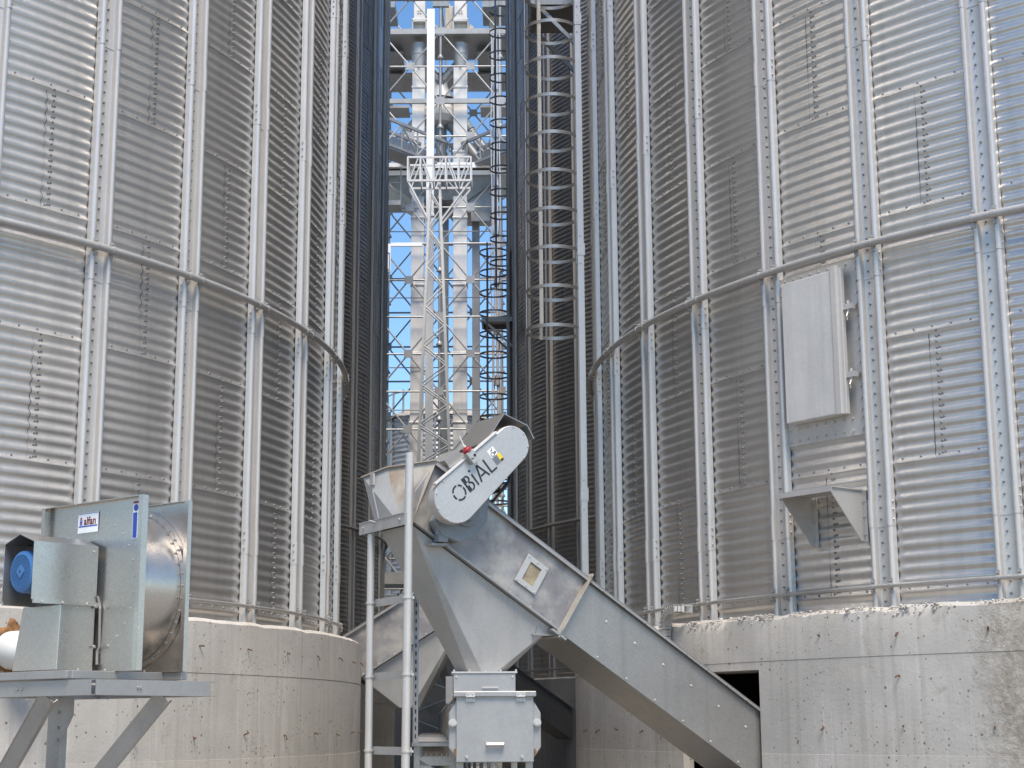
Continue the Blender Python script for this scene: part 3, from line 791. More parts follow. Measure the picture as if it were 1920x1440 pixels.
fp = plate('front_panel', 0, .045); bp = plate('rear_panel', -.352, .03)
m = MB(); m.lathe([(.485,-.348),(.485,-.002)], FN(W_/2, 0, 2.485), 64, (tX, Zv, nX)); 
m.build('scroll_drum', M['fan'], fan, smooth=40, world=True)
m = MB(); m.lathe([(.487,-.318),(.522,-.318),(.522,-.348),(.487,-.348)], FN(W_/2, 0, 2.485), 64, (tX, Zv, nX))
for i in range(40):
    a = 2*PI*i/40; m.bolt(FN(W_/2+.505*C(a), -.318, 2.485+.505*S(a)), nX, .008, .012)
m.build('drum_flange', M['fan'], fan, smooth=40, world=True)
# motor hood
s1, wH, LH = .62, .315, .515
m = MB(); hp = [(s1,2.375),(s1,2.735),(s1-wH/2,2.79),(s1-wH,2.735),(s1-wH,2.375)]; hi = [(s1-.004,2.375),(s1-.004,2.731),(s1-wH/2,2.785),(s1-wH+.004,2.731),(s1-wH+.004,2.375)]
m.prism(hp + hi[::-1], lambda u, v, w: FN(u, w, v), .035, LH)
m.box(FN(s1+.008,LH/2,2.365), (.02,LH-.02,.024), (tX,nX,Zv)); m.box(FN(s1-wH-.008,LH/2,2.365), (.02,LH-.02,.024), (tX,nX,Zv))
hood = m.build('motor_hood', M['fan'], fan, world=True)
m = MB()
for q in (.12,.30,.45): m.bolt(FN(s1+.018,q,2.365), tX, .008, .008)
m.bolt(FN(s1,.07,2.70), tX, .008, .008); o = m.build('screws', M['rib'], hood); o.location = (0,0,0)
for p_ in (o,):
    p_.location = -fan.location - hood.location
mc = FN(s1-wH/2, 0, 2.555)
m = MB(); m.tube(mc + nX*.06, mc + nX*(LH-.10), .125, 28); mot = m.build('motor', M['blue'], fan, smooth=40, world=True)
m = MB(); m.lathe([(.13,LH-.16),(.135,LH-.06),(.128,LH-.03),(.105,LH-.018),(.102,LH-.03)], mc, 36, (tX, Zv, nX))
r_ = .105
for i in range(-8, 9):
    h = i*.0125; w = math.sqrt(max(0, r_*r_ - h*h))
    for dx, dz in ((.7071,.7071),(-.7071,.7071)):
        a = mc + nX*(LH-.022) + (tX*(-dz) + Zv*dx)*h; dd = (tX*dx + Zv*dz)
        m.bar(a - dd*w, a + dd*w, .004, .0055, nX)
m.box(mc + nX*(LH-.018), (.062,.006,.062), ((tX+Zv).normalized(), nX, (Zv-tX).normalized()))
o = m.build('fan_cowl', M['blue'], mot, smooth=30); o.location = -fan.location - mot.location
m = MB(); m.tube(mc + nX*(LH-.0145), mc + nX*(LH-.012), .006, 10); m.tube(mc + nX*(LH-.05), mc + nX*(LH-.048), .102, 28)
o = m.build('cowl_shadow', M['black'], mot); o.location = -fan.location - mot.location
# pedestal
m = MB(); p0, p1 = .31, .30
bs = [FN(s1,.04,1.95), FN(s1,p0,1.95), FN(s1-.47,p0,1.95), FN(s1-.47,.04,1.95)]
tp = [FN(s1,.04,2.355), FN(s1,p1,2.355), FN(s1-.40,p1,2.355), FN(s1-.40,.04,2.355)]
m.add(bs+tp, [(0,1,2,3),(4,7,6,5),(0,4,5,1),(1,5,6,2),(2,6,7,3),(3,7,4,0)])
ped = m.build('pedestal', M['fan'], fan, bevel=.004, world=True)
m = MB(); m.strip([FN(s1+.012,.035,2.42), FN(s1+.012,.015,2.37), FN(s1+.022,.02,2.34), FN(s1+.022,.012,2.10), FN(s1+.012,.02,2.07), FN(s1+.016,.02,1.99)], .016, .006, nX)
for z in (2.35, 2.10): m.bolt(FN(s1+.014,.05,z), tX, .011, .014)
o = m.build('fixing_strap', M['grey'], ped); o.location = -fan.location - ped.location
# labels
def label_card(c, w, h, mt, name, par, off=.004):
    m = MB(); m.box(c + nX*off, (w,.001,h), (tX,nX,Zv)); o = m.build(name, mt, par); o.location = -fan.location - par.location; return o
lc = FN(.46, .004, 2.905)
lab = label_card(lc, .215, .13, M['white'], 'maker_label', fp)
def sub(m, name, mt): 
    o = m.build(name, mt, fp); o.location = -fan.location - fp.location; return o
m = MB(); m.box(lc + nX*.0052 - Zv*.022, (.198,.001,.008), (tX,nX,Zv)); m.box(lc + nX*.0052 - tX*.082 + Zv*.003, (.010,.001,.036), (tX,nX,Zv)); m.box(lc + nX*.0052 - tX*.066 + Zv*.003, (.010,.001,.036), (tX,nX,Zv))
m.box(lc + nX*.0052 + Zv*.060, (.21,.001,.003), (tX,nX,Zv))
sub(m, 'label_band', M['bluel'])
m = MB(); m.tube(lc + nX*.0052 - tX*.074 + Zv*.030, lc + nX*.006 - tX*.074 + Zv*.030, .009, 10); m.box(lc + nX*.0056 - tX*.074 + Zv*.004, (.010,.001,.010), (tX,nX,Zv)); sub(m, 'label_emblem', M['red'])
cu = bpy.data.curves.new('word', 'FONT'); cu.body = 'alfan'; cu.size = .072; cu.extrude = .0004; cu.offset = .0016; cu.align_x = 'CENTER'
to = bpy.data.objects.new('word', cu); col.objects.link(to); dg = bpy.context.evaluated_depsgraph_get()
me = bpy.data.meshes.new_from_object(to.evaluated_get(dg)); bpy.data.objects.remove(to)
for v in me.vertices: 
    p = lc + nX*.006 + tX*(v.co.x*.98 + .020) + Zv*(v.co.y - .012); v.co = p
me.materials.clear(); me.materials.append(M['red'])
o = bpy.data.objects.new('label_word', me); col.objects.link(o); o.parent = fp; o.location = -fan.location - fp.location
lc2 = FN(.975, .004, 2.885)
label_card(lc2, .105, .24, M['white'], 'data_label', fp)
m = MB(); m.box(lc2 + nX*.0052 - tX*.028 - Zv*.035, (.040,.001,.16), (tX,nX,Zv)); m.tube(lc2 + nX*.005 - tX*.022 + Zv*.075, lc2 + nX*.0058 - tX*.022 + Zv*.075, .022, 16); sub(m, 'data_column', M['bluel'])
m = MB(); m.box(lc2 + nX*.0052 + Zv*.110, (.10,.001,.014), (tX,nX,Zv)); sub(m, 'data_heading', M['red'])
m = MB()
for k in range(5): m.box(lc2 + nX*.0052 + tX*.022 - Zv*(k*.034-.035), (.05,.001,.0015), (tX,nX,Zv))
sub(m, 'data_lines', M['gear'])
# base skid of the fan
m = MB(); ax = (tX, nX, Zv)
m.box(FN(.33, .36, 1.918), (1.0,.05,.05), ax); m.box(FN(.83, -.05, 1.918), (.05,.82,.05), ax); m.box(FN(-.15, -.05, 1.918), (.05,.82,.05), ax)
m.box(FN(W_/2,-.36,1.918), (1.0,.05,.05), ax)
for q in (.30,.1,-.2): m.bolt(FN(.83,q,1.943), Zv, .012, .012)
m.build('skid', M['grey'], fan, bevel=.004, world=True)

c0 = Vector((-2.515, 9.90, 0)); uT, uN = -tX, -nX        # stand corner nearest the camera
ST = lambda a, b, z: c0 + uT*a + uN*b + Zv*z
sd = thing('fan_stand', 'bolted steel channel bracket stand holding the fan, with slanted braces', 'fan stand', (-2.9, 10.6, 0))
for nm, p, q in (('channel', ST(0,.02,1.838), ST(0,.90,1.838)), ('channel', ST(.02,0,1.838), ST(2.0,0,1.838)), ('channel', ST(.0,.90,1.838), ST(2.0,.90,1.838)), ('channel', ST(1.15,.02,1.838), ST(1.15,.9,1.838))):
    m = MB(); m.bar(p, q, .008, .092); d = (q-p).normalized(); x = Vector((-d.y, d.x, 0)); x = x if x.y > 0 else -x
    for z in (.044,-.044): m.bar(p + x*.028 + Zv*z, q + x*.028 + Zv*z, .052, .006)
    if nm == 'channel': m.bolt(p.lerp(q,.35)-x*.004, -x, .010, .010); m.bolt(p.lerp(q,.375)-x*.004, -x, .010, .010)
    m.build(nm, M['grey'], sd, world=True)
def post(a, b):
    p = ST(a, b, 0); m = MB(); m.box(p + Zv*.9, (.125,.008,1.8), ax); m.box(p + tX*.06 + uN*.03 + Zv*.9, (.008,.06,1.8), ax); m.box(p - tX*.06 + uN*.03 + Zv*.9, (.008,.06,1.8), ax)
    for z in (.6, 1.25, 1.3): m.bolt(p + Zv*z - uN*.004, -uN, .013, .012)
    return m.build('post', M['grey'], sd, world=True)
post(.98,.43); post(1.95,.35)
m = MB(); p = ST(.905,.425,0); m.prism([(-.03,1.50),(.02,1.50),(.15,1.68),(.15,1.79),(-.03,1.79)], lambda u,v,w: p + tX*u - uN*w + Zv*v, .006, .014)
for z in (1.52,1.60,1.70): m.bolt(p + Zv*z - uN*.014, -uN, .011, .01)
m.build('gusset', M['grey'], sd, world=True)
def brace(a, b):
    m = MB(); d = (b-a).normalized(); side = d.cross(Vector((0,1,0))).normalized()
    m.bar(a, b, .006, .105, side); m.bar(a + side*.05 + Vector((0,.03,0)), b + side*.05 + Vector((0,.03,0)), .06, .006, side); m.bar(a - side*.05 + Vector((0,.03,0)), b - side*.05 + Vector((0,.03,0)), .06, .006, side)
    m.build('brace', M['grey'], sd, world=True)
brace(ST(.03,.55,1.79), ST(.93,.46,.98)); brace(ST(.50,.03,1.79), ST(1.5,.25,1.02))

# white pipe end sealed into the foundation with brown foam
wp = thing('pipe', 'white plastic pipe stub sealed into the left concrete with brown foam', 'pipe', (-4.13, 13.47, 2.22))
pn = Vector((S(.8477), -C(.8477), 0)); pc = Vector((-4.13, 13.47, 2.22))
m = MB(); px_ = pn.orthogonal().normalized()
m.lathe([(.155,-.1),(.155,.16),(.150,.22),(.13,.28),(.09,.32),(.0,.335)], pc, 32, (px_, pn.cross(px_), pn)); m.build('pipe_end', M['plast'], wp, smooth=50, world=True)
m = MB(); tt = Vector((C(.8477), S(.8477), 0)); rr = np.random.default_rng(2)
n = 40; rad_ = [.165 + .05*rr.random() + .03*abs(S(i*.45)) + (.06 if 5 < i < 11 else 0) for i in range(n)]
vs = [pc + tt*(.15*C(2*PI*i/n)) + Zv*(.15*S(2*PI*i/n)) + pn*.05 for i in range(n)]
vs += [pc + tt*(k*.85*C(2*PI*i/n)) + Zv*(k*.85*S(2*PI*i/n)) + pn*(.045+.012*rr.random()) for i, k in enumerate(rad_)]
vs += [pc + tt*(k*C(2*PI*i/n)) + Zv*(k*S(2*PI*i/n)) - pn*.03 for i, k in enumerate(rad_)]
m.add(vs, [(a*n+i, a*n+(i+1)%n, (a+1)*n+(i+1)%n, (a+1)*n+i) for a in (0,1) for i in range(n)]); m.build('foam_seal', M['foam'], wp, smooth=50, world=True)

# ------------------------------------------------------------------ caged ladders
def caged_ladder(label, x, y, z0, z1, cage0, plat=None, hoop=.50, r=.36, side=-1, far=False):
    T = thing('caged_ladder', label, 'ladder', (x, y, z0), 0, 'hooped ladders on the silos')
    w = .42
    for dy in (-w/2, w/2):
        m = MB(); m.bx(x-.038,x+.038, y+dy-.022, y+dy+.022, z0, z1)
        z = z0 + 1.4
        while z < z1 and not far:
            m.bx(x-.042,x+.050, y+dy-.028, y+dy+.028, z, z+.16); 
            for q in (-.10,.03,.13,.26): m.bolt((x-.01, y+dy-.026, z+q), (0,-1,0), .010, .008)
            z += 3.14
        m.build('stringer', M['rib'] if not far else M['grey'], T, world=True)
    k = 0; z = z0 + .2; m = MB()
    while z < z1: m.tube((x, y-w/2, z), (x, y+w/2, z), .014, 8); z += .29
    m.build('rungs', M['grey'], T, world=True)
    z = cage0; cx = x + side*(r - .02); hz = []
    while z < z1:
        m = MB(); pts = [(cx + r*1.0*C(a), y + r*1.05*S(a), z) for a in np.linspace(R_(35), R_(325), 31)]
        if side > 0: pts = [(2*cx-p[0], p[1], p[2]) for p in pts]
        m.strip([(x, y-w/2 if side < 0 else y-w/2, z)] + [tuple(p) for p in reversed(pts)] + [(x, y+w/2, z)], .045, .005, (0,0,1))
        m.build('hoop', M['trough'], T, smooth=60, world=True); hz.append(z); z += hoop
    for a in (180, 118, 242):
        m = MB(); q = (cx + (r-.008)*C(R_(a))*(1 if side < 0 else -1), y + (r-.008)*1.05*S(R_(a)))
        d = Vector((C(R_(a)), S(R_(a)), 0)); m.box((q[0], q[1], (hz[0]-.03+z1)/2), (.006,.045,z1-hz[0]+.03), (d, Vector((-d.y,d.x,0)), Zv))
        m.build('cage_strap', M['rib'] if not far else M['trough'], T, world=True)
    if plat:
        px0, px1, py0, py1, pz = plat; m = MB(); m.bx(px0,px1,py0,py1,pz,pz+.04)
        for p, q in (((px0,py0),(px1,py0)),((px0,py1),(px1,py1)),((px0,py0),(px0,py1))): m.bar((*p,pz-.02),(*q,pz-.02),.04,.12)
        pl = m.build('landing_platform', M['trough'], T, world=True)
        m = MB(); m.bar((px0+.04,py0,pz-.05), (px1+.02,py0,pz-.75), .05, .05); m.bar((px0+.04,py1,pz-.05), (px1+.02,py1,pz-.75), .05, .05)
        m.build('platform_brace', M['trough'], T, world=True)
    return T
caged_ladder('near hooped ladder with bright flat rail on the edge of the near right silo', .885, 20.15, 2.9, 20.8, 6.50, (.30,.96,20.6,21.5,11.25), .51)
caged_ladder('distant lower hooped ladder beside the tower, topped by a landing platform', -.09, 38.9, 3.0, 13.25, 3.2, (-.72,.05,38.7,39.5,11.35), .52, .36, -1, True)
caged_ladder('distant upper hooped ladder above the landing, on the far right silo', .02, 39.6, 11.4, 22.0, 12.4, None, .62, .29, -1, True)

# ------------------------------------------------------------------ far tower
DZ = 1.59; ZT = 31.03
TX = [-5.59, -3.01, -.435]; TY0, TY1 = 66.0, 71.5
tw = thing('lattice_tower', 'tall open galvanized steel tower with crossed braces between the silos', 'tower', (-3.0, 68.5, 0))
for x in TX:
    for y in (TY0, TY1):
        m = MB(); m.tube((x,y,0), (x,y,33.5), .055, 10)
        for k in range(-1, 20, 2): m.tube((x,y,ZT-DZ*k+.42), (x,y,ZT-DZ*k+.54), .13, 10, .07); m.tube((x,y,ZT-DZ*k+.36), (x,y,ZT-DZ*k+.42), .14, 10)
        m.build('column', M['tower'], tw, smooth=40, world=True)
for k in range(-1, 20):
    z = ZT - DZ*k
    for y in (TY0, TY1):
        m = MB(); big = k in (0, 4)
        if k == 0 and y == TY0: m.bx(-6.6,.6,y-.10,y+.10,z-.12,z+.12)
        elif k == 2: m.bx(-6.6,.6,y-.07,y+.07,z-.10,z+.10)
        else: m.tube((-6.6,y,z), (.6,y,z), .042, 8)
        m.build('beam', M['tower'], tw, world=True)
    if k % 2 == 1:
        for x in TX: 
            m = MB(); m.tube((x,TY0,z), (x,TY1,z), .045, 8); m.build('beam', M['tower'], tw, world=True)
for y in (TY0, TY1):
    for xa, xb in ((TX[0], TX[1]), (TX[1], TX[2])):
        for k in range(-1, 19, 2):
            zc = ZT - DZ*k; xm = (xa+xb)/2; m = MB()
            for sx in (xa, xb):
                for dz in (-DZ, DZ):
                    a, b = Vector((sx,y,zc+dz)), Vector((xm,y,zc)); d = (b-a).normalized()
                    m.tube(a + d*.22, b - d*.14, .037, 8)
            m.box((xm,y-.05,zc), (.36,.02,.34))
            m.build('cross_brace', M['tower'], tw, world=True)
    for x in TX:
        for k in range(0, 20, 2):
            m = MB(); m.box((x,y-.07,ZT-DZ*k), (.36,.02,.36)); m.build('gusset_plate', M['tower'], tw, world=True)
for x in TX:
    for k in range(0, 18, 4):
        m = MB(); a = ZT-DZ*k; m.tube((x,TY0,a), (x,TY1,a-DZ*4), .045, 8); m.build('side_brace', M['tower'], tw, world=True)
for z in (22.1, 19.2, 16.2, 14.4):
    m = MB(); m.tube((-6.6,66.25,z), (.6,66.25,z), .022, 6); m.build('thin_rail', M['tower'], tw, world=True)
def deck(x0, x1, y0, y1, z, t=.12, corr=False):
    m = MB()
    if corr:
        n = int((x1-x0)/.09)
        for i in range(n): m.bx(x0+i*.09, x0+i*.09+.05, y0, y1, z, z+t)
        m.bx(x0,x1,y0,y1,z+.03,z+t-.005)
    else: m.bx(x0,x1,y0,y1,z,z+t)
    return m.build('platform_deck', M['tower'], tw, world=True)
deck(-6.6,.6,66.15,68.9,30.95,.1,True)
deck(-6.6,.6,69.2,71.3,30.4,.1,True)
deck(-5.6,-4.75,67.2,71.4,30.6,.08,True); deck(-1.45,-.55,67.2,71.4,30.6,.08,True)
deck(-6.5,-4.4,66.4,67.6,27.72,.1); deck(-1.3,.5,66.4,67.6,27.72,.1)
deck(-6.6,.6,65.75,69.8,24.78,.12)
m = MB(); m.bx(-6.6,.6,65.66,65.75,24.74,24.96); m.bx(-5.4,-.2,65.9,66.0,24.5,24.70)
for x in (-5.4,-4.2,-3.0,-1.8,-.6): m.bar((x,65.8,24.70),(x,69.8,24.70),.08,.16)
m.build('deck_edge', M['white'], tw, world=True)
m = MB()                                        # tapered dark plate hopper under the deck
m.add([(-5.9,66.0,24.72),(-.1,66.0,24.72),(-.1,69.5,24.72),(-5.9,69.5,24.72),(-4.2,66.4,23.55),(-1.8,66.4,23.55),(-1.8,69.0,23.55),(-4.2,69.0,23.55)],
      [(0,1,5,4),(1,2,6,5),(2,3,7,6),(3,0,4,7),(0,3,2,1),(4,5,6,7)])
m.build('deck_soffit', M['gear'], tw, world=True)
def railing(x0, x1, y, z, h=1.1, n=6):
    m = MB()
    for hh in (h, h*.55): m.tube((x0,y,z+hh), (x1,y,z+hh), .03, 6)
    for i in range(n+1): m.tube((x0+(x1-x0)*i/n,y,z), (x0+(x1-x0)*i/n,y,z+h), .025, 6)
    m.build('railing', M['tower'], tw, world=True)
deck(-6.4,-4.6,64.9,65.9,22.85,.2); railing(-6.4,-4.6,64.95,23.0,1.5,3)
deck(-6.4,-5.2,65.0,65.9,19.1,.18); railing(-6.4,-5.05,65.0,19.2,1.6,2)
m = MB(); m.bx(-5.15,-5.0,65.0,65.1,20.0,21.2); m.bx(-5.0,-3.7,65.02,65.14,21.1,21.25); m.build('pipe_bracket', M['white'], tw, world=True)
deck(-6.4,-2.4,63.5,66,7.0,.45); railing(-6.4,-2.4,63.5,6.0,.8,14); deck(-6.4,-2.4,63.5,66,5.9,.15)
m = MB(); m.bx(-1.95,-.7,66.5,68,23.25,24.2); m.bx(-1.7,-.9,66.4,66.5,22.6,23.1); m.bx(-2.0,-.6,66.4,68.4,23.0,23.2); m.build('control_cabinet', M['tower'], tw, world=True)
m = MB(); m.bx(-1.68,-1.36,67.2,67.6,0,23.2); m.build('cable_riser', M['tower'], tw, world=True)
m = MB(); m.bx(-3.02,-2.70,67.3,67.7,0,26.0); m.build('dark_riser', M['gear'], tw, world=True)
for q in ((-3.35,-2.65,65.9,66.1,32.2,32.6), (-6.6,-5.0,66,68,32.2,32.5), (-1.2,.6,66,68,32.2,32.5)):
    m = MB(); m.bx(*q); m.build('top_bracket', M['gear'], tw, world=True)
for (x, z, h, w) in ((-2.68,31.2,1.5,.38), (-.75,31.3,1.2,.34), (-1.75,31.0,.75,.3)):
    m = MB(); m.bx(x-w/2,x+w/2,67.0,67.35,z,z+h); m.tube((x,67.1,z+h),(x,67.1,z+h+.1),.08,8); m.build('motor_box', M['roofb'], tw, world=True, bevel=.03)

# two bucket elevators inside the tower
def elevator(label, x0, x1):
    xm = (x0+x1)/2; T = thing('bucket_elevator', label, 'elevator', (xm, 66.6, 0), 0, 'bucket elevators in the tower')
    m = MB(); m.bx(x0,x1,66.35,66.85,0,29.6)
    for k in range(1, 11):
        z = k*2.95 - .85; m.bx(x0-.03,x1+.03,66.32,66.88,z-.05,z+.05); m.bx(x0-.035,x1+.035,66.31,66.89,z-.02,z+.02)
    m.build('leg_casing', M['casing'], T, world=True, bevel=.01)
    m = MB(); m.bx(x0+.02,x1-.02,66.9,67.6,31.0,31.9); m.prism([(x0+.02,31.95),(x1-.02,31.95),(x1-.02,32.95),(x0+.02,32.95)], lambda u,v,w: Vector((u,w,v)), 66.7, 67.6)
    m.bx(x0-.06,x1+.06,66.6,66.9,31.8,31.95); m.bx(x0-.06,x0,66.6,66.9,31.0,31.9); m.bx(x1,x1+.06,66.6,66.9,31.0,31.9); m.bx(x0-.24,x0-.06,66.9,67.4,31.05,31.35); m.bx(x1+.06,x1+.24,66.9,67.4,31.05,31.35)
    for z in (32.25, 32.35): m.tube((xm-.05,66.7,z),(xm-.05,66.66,z),.04,8); m.tube((xm+.05,66.7,z),(xm+.05,66.66,z),.04,8)
    m.build('head', M['casing'], T, world=True, bevel=.02)
    m = MB(); m.tube((xm,66.6,30.2), (xm,66.6,29.3), .33, 16, .24); m.tube((xm,66.6,30.7), (xm,66.6,30.2), .35, 16); m.build('outlet_cone', M['grey'], T, smooth=40, world=True)
    return T
elevator('left square bucket elevator leg inside the tower', -4.24, -3.70)
elevator('right square bucket elevator leg inside the tower', -2.46, -1.87)
ds = thing('distributor', 'rounded grain distributor with downward round spouts high in the tower', 'distributor', (-3.05, 67.2, 26.5))
m = MB(); c = Vector((-3.05,67.2,0)); m.lathe([(.30,29.2),(.32,28.95),(.62,28.42),(.62,28.36),(.40,28.3),(.90,27.75),(.90,27.45),(.72,27.2),(.3,27.1),(0,27.1)], c, 32); m.build('dome', M['casing'], ds, smooth=30, world=True)
m = MB(); m.lathe([(.60,28.36),(.66,28.36),(.66,28.30),(.60,28.30)], c, 32); m.build('dome_flange', M['black'], ds, world=True)
for x0, z0, x1, z1 in ((-.78,27.55,-2.35,25.5),(-.46,27.2,-2.05,25.0),(.0,27.15,.0,24.9),(.46,27.2,2.05,25.0),(.78,27.55,2.35,25.5)):
    p = c + Vector((x0,-.15,z0)); e = c + Vector((x1,-.25,z1)); q = p.lerp(e,.32)
    m = MB(); m.tube(p, q, .27, 14, .25); m.build('spout_sleeve', M['gear'], ds, smooth=40, world=True)
    m = MB(); m.tube(q, e, .20, 14); m.tube(q.lerp(e,.03), q.lerp(e,.06), .225, 14); m.tube(q.lerp(e,.6), q.lerp(e,.62), .22, 14); m.build('spout', M['grey'], ds, smooth=40, world=True)
for x in (-3.97,-2.16):
    m = MB(); m.tube((x,67.0,30.1), (-3.05,67.1,29.15), .20, 14); m.tube((x*.55-3.05*.45,67.04,29.68), (x*.5-3.05*.5,67.05,29.62), .225, 14); m.tube((-3.05,67.1,29.4), (-3.05,67.1,29.0), .24, 14); m.build('feed_pipe', M['grey'], ds, smooth=40, world=True)

def bridge(label, x0, y0, x1, y1):
    T = thing('catwalk_bridge', label, 'catwalk', (x0, y0, 24.9), 0, 'truss catwalks leaving the tower')
    d = Vector((x1-x0, y1-y0, 0)); L = d.length; d.normalize(); n = Vector((-d.y, d.x, 0))
    for sgn, nm in ((0,'truss'),(1.0,'truss')):
        m = MB(); o = Vector((x0,y0,0)) + n*sgn; K = int(L/.9)
        for z in (26.06, 24.95): m.bar(o + Vector((0,0,z)), o + d*L + Vector((0,0,z)), .10, .12)
        for i in range(K+1):
            p = o + d*(L*i/K); m.tube(p + Zv*24.95, p + Zv*26.06, .035, 6)
            if i < K: m.tube(p + Zv*(26.06 if i % 2 else 24.95), o + d*(L*(i+1)/K) + Zv*(24.95 if i % 2 else 26.06), .035, 6)
        m.build(nm, M['tower'], T, world=True)
    m = MB(); m.bar(Vector((x0,y0,24.85)) + n*.5, Vector((x1,y1,24.85)) + n*.5, 1.0, .08); m.bar(Vector((x0,y0,25.25)) + n*.5, Vector((x1,y1,25.25)) + n*.5, .5, .45); m.build('conveyor_deck', M['trough'], T, world=True)
bridge('left truss catwalk slanting from the tower towards the left silos', -3.45, 66.9, -10.2, 58.6)
bridge('right truss catwalk slanting from the tower towards the right silos', -2.55, 66.9, 4.4, 58.9)

# white lattice mast with T-shaped truss head, and the white square trunk behind it
mt_ = thing('lattice_mast', 'white tapering lattice mast with a T-shaped truss head, before the tower', 'mast', (-2.4, 52, 0))
zt, zb = 19.3, 0
def mx(z, sgn): f = (z-10.2)/(19.1-10.2); return (-2.53 + sgn*( .50 - .34*f)) 
for sgn in (-1, 1):
    for y in (51.75, 52.25):
        m = MB(); m.bar((mx(zb,sgn),y,zb), (mx(zt,sgn),y,zt), .075, .075, (0,1,0)); m.build('chord', M['mastw'], mt_, world=True)
for y in (51.75, 52.25):
    m = MB(); z = .6; s_ = 1
    while z < 18.8:
        m.tube((mx(z,-s_),y,z), (mx(z+.62,s_),y,z+.62), .026, 6); z += .66; s_ = -s_
    m.build('bracing', M['mastw'], mt_, world=True)
for y in (51.6, 52.4):
    m = MB(); x0, x1, za, zc = -3.43, -1.33, 19.33, 20.15
    m.bar((x0,y,za),(x1,y,za),.07,.07); m.bar((x0,y,zc),(x1,y,zc),.06,.06)
    for i in range(6): m.bar((x0+(x1-x0)*i/5,y,za),(x0+(x1-x0)*i/5,y,zc),.055,.055)
    for i in range(5): m.tube((x0+(x1-x0)*(i+(.15 if i%2==0 else .85))/5,y,za), (x0+(x1-x0)*(i+(.85 if i%2==0 else .15))/5,y,zc), .026, 6)
    for sx, xx in ((x0,mx(18,-1)),(x1,mx(18,1))): m.bar((sx,y,za),(xx,(y+52)/2,18.0),.06,.06)
    m.build('truss_head', M['mastw'], mt_, world=True)
for i in range(6):
    x = x0+(x1-x0)*i/5
    for zz in (za, zc):
        m = MB(); m.bar((x,51.6,zz),(x,52.4,zz),.05,.05); m.build('truss_tie', M['mastw'], mt_, world=True)
tk = MB(); tk.bx(-2.90,-2.64,53.2,53.46,0,26.2); tk.bx(-2.93,-2.61,53.17,53.49,18.6,18.7)
tag(tk.build('square_trunk', M['white'], None, bevel=.01), 'bright white square upright trunk rising past the mast to the platform', 'trunk')

# conduit post bundle at the right of the tower
cd = thing('conduit_post', 'shiny upright conduit bundle wrapped in foil beside the distant ladders', 'conduit', (-.52, 58, 0))
for dx, r in ((0,.05),(.10,.03),(-.12,.028),(-.2,.022)):
    m = MB(); pts = [(-.52+dx+.02*S(i*1.3+dx*40), 58, i*1.2) for i in range(24)]; m.path(pts, r, 8); m.build('conduit', M['rib'], cd, smooth=50, world=True)
m = MB(); rr = np.random.default_rng(4)
for i in range(10):
    z = 8 + i*1.9; m.tube((-.55,58,z), (-.5+rr.normal(0,.05),58,z+rr.uniform(.3,.7)), .13, 7, .09)
m.build('foil_wrap', M['fan'], cd, world=True)

# small far silo and low building
fs = thing('small_silo', 'small pale corrugated silo with shallow cone roof seen through the tower', 'silo', (-4.1, 88, 0))
m = MB(); prof = [(2.75, z) if i % 2 else (2.70, z) for i, z in enumerate(float(q) for q in np.arange(0, 17.9, .13))]; m.lathe(prof, (-4.1,88,0), 48)
for i in range(12):
    a = i*PI/6; m.tube((-4.1+2.78*C(a),88+2.78*S(a),0), (-4.1+2.78*C(a),88+2.78*S(a),17.9), .07, 6)
m.build('wall', M['tower'], fs, world=True)
m = MB(); m.lathe([(2.95,17.85),(2.9,18.0),(.5,19.1),(.5,19.4),(0,19.45)], (-4.1,88,0), 24); m.build('roof', M['roofb'], fs, world=True)
m = MB()
for i in range(7): a = PI + i*.3; m.tube((-4.1+2.8*C(a),88+2.8*S(a),18), (-4.1+2.8*C(a),88+2.8*S(a),19.3), .06, 6)
m.path([(-4.1+2.8*C(PI+i*.3),88+2.8*S(PI+i*.3),19.2) for i in range(7)], .04, 6); m.build('roof_railing', M['tower'], fs, world=True)
lb = thing('low_building', 'low plain building with brown fascia glimpsed behind the poles', 'building', (-4, 54, 0))
m = MB(); m.bx(-6.5,-1.5,52,57,0,4.95); m.build('wall', M['beige'], lb, world=True)
m = MB(); m.bx(-6.7,-1.3,51.8,57.2,4.95,5.35); m.build('roof', M['tile'], lb, world=True)

# ------------------------------------------------------------------ ground
m = MB(); m.add([(-900,-900,0),(900,-900,0),(900,900,0),(-900,900,0)], [(0,1,2,3)])
gm, nt, b = mat('dusty_ground'); v = coords(nt)
c = ramp(nt, noise(nt, v, .4, 8, .65), [(.3,(.20,.187,.168)),(.7,(.30,.28,.252))]); nt.links.new(c, b.inputs['Base Color']); b.inputs['Roughness'].default_value = .95
bump(nt, b, noise(nt, v, 6, 8, .7), .6, .05)
g = m.build('ground', gm); g['kind'] = 'structure'

# added roof-level deck, unseen above the frame, placed to shade the corridor
m = MB(); ga, gb = Vector((-.35,17,23.2)), Vector((-1.75,45,23.2))
m.bar(ga, gb, 5.2, .10)
for sgn in (-1,1):
    for zz in (.9,1.8): m.bar(ga + Vector((sgn*2.5,0,zz)), gb + Vector((sgn*2.5,0,zz)), .08, .08)
    for i in range(15): p = ga.lerp(gb, i/14) + Vector((sgn*2.5,0,0)); m.bar(p, p + Vector((0,0,1.8)), .08, .08)
for i in range(8): p = ga.lerp(gb, i/7); m.bar(p + Vector((-3.6,0,-.3)), p + Vector((3.6,0,-.3)), .2, .4)
m.bar(ga + Vector((0,0,.5)), gb + Vector((0,0,.5)), .8, .8)
gl = m.build('added_shade_gallery', M['grey']); gl['kind'] = 'structure'

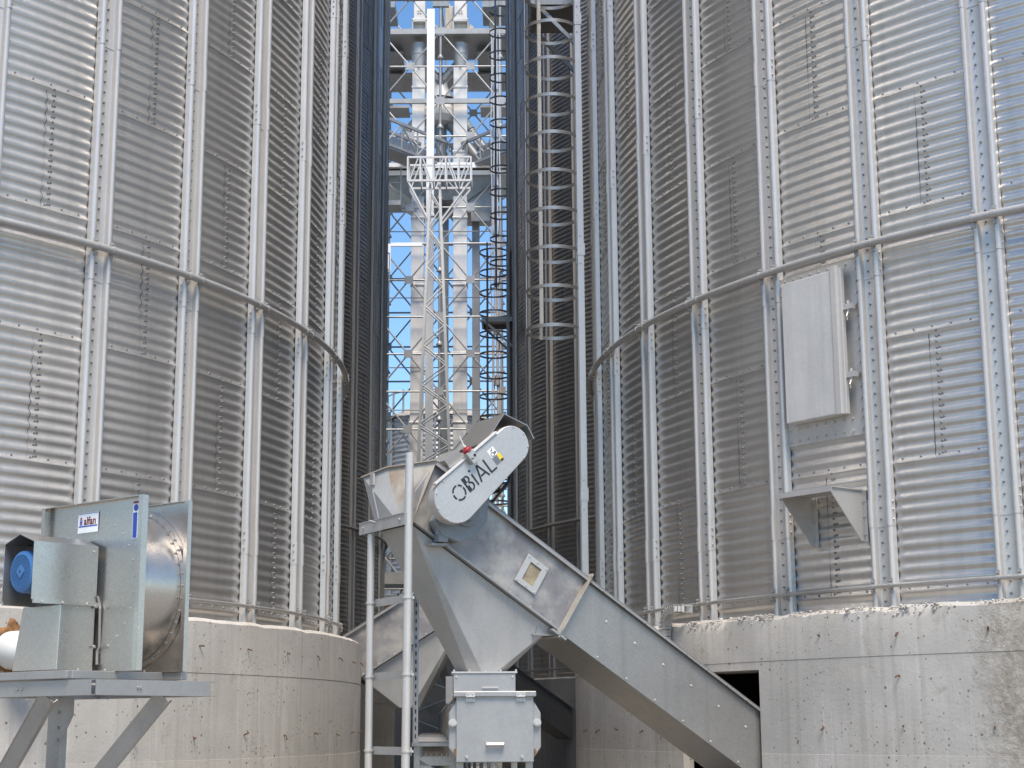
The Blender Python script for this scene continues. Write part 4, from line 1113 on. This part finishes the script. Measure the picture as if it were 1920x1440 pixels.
SUN_AZ, SUN_EL = R_(167), R_(60)          # azimuth clockwise from +y: behind the viewer, a little to the right
sdir = Vector((S(SUN_AZ)*C(SUN_EL), C(SUN_AZ)*C(SUN_EL), S(SUN_EL)))

# ------------------------------------------------------------------ light, sky, camera
w = bpy.data.worlds.new('World'); scene.world = w; w.use_nodes = True; nt = w.node_tree
sky = nt.nodes.new('ShaderNodeTexSky'); sky.sky_type = 'NISHITA'; sky.sun_disc = False
sky.sun_elevation = SUN_EL; sky.sun_rotation = SUN_AZ; sky.air_density = 1.0; sky.dust_density = .1; sky.ozone_density = 2.2; sky.altitude = 300
bg = nt.nodes['Background']; bg.inputs['Strength'].default_value = .13
hs = nt.nodes.new('ShaderNodeHueSaturation'); hs.inputs['Saturation'].default_value = 1.16
nt.links.new(sky.outputs[0], hs.inputs['Color']); nt.links.new(hs.outputs[0], bg.inputs['Color'])
L = bpy.data.lights.new('sun', 'SUN'); L.energy = 3.5; L.angle = R_(26); L.color = (1,.92,.81)
lo = bpy.data.objects.new('sun', L); col.objects.link(lo); lo.rotation_euler = sdir.to_track_quat('Z', 'Y').to_euler()

F_PX, TH, RO, EYE = 3055., .2065, -.0056, 1.6
cam = bpy.data.cameras.new('camera'); cam.sensor_width = 36; cam.lens = 36*F_PX/1920; cam.clip_end = 3000; cam.clip_start = .1
co = bpy.data.objects.new('camera', cam); col.objects.link(co); scene.camera = co
Vu = Vector((0,-S(TH),C(TH))); X_ = Vector((1,0,0)); fw = Vector((0,C(TH),S(TH)))
rt = C(RO)*X_ + S(RO)*Vu; up = -S(RO)*X_ + C(RO)*Vu
co.matrix_world = Matrix(((rt.x,up.x,-fw.x,0),(rt.y,up.y,-fw.y,0),(rt.z,up.z,-fw.z,EYE),(0,0,0,1)))
scene.view_settings.view_transform = 'Standard'; scene.view_settings.look = 'None'
scene.view_settings.exposure = .76; scene.view_settings.gamma = 1
scene.cycles.max_bounces = 8; scene.cycles.glossy_bounces = 6; scene.cycles.diffuse_bounces = 4
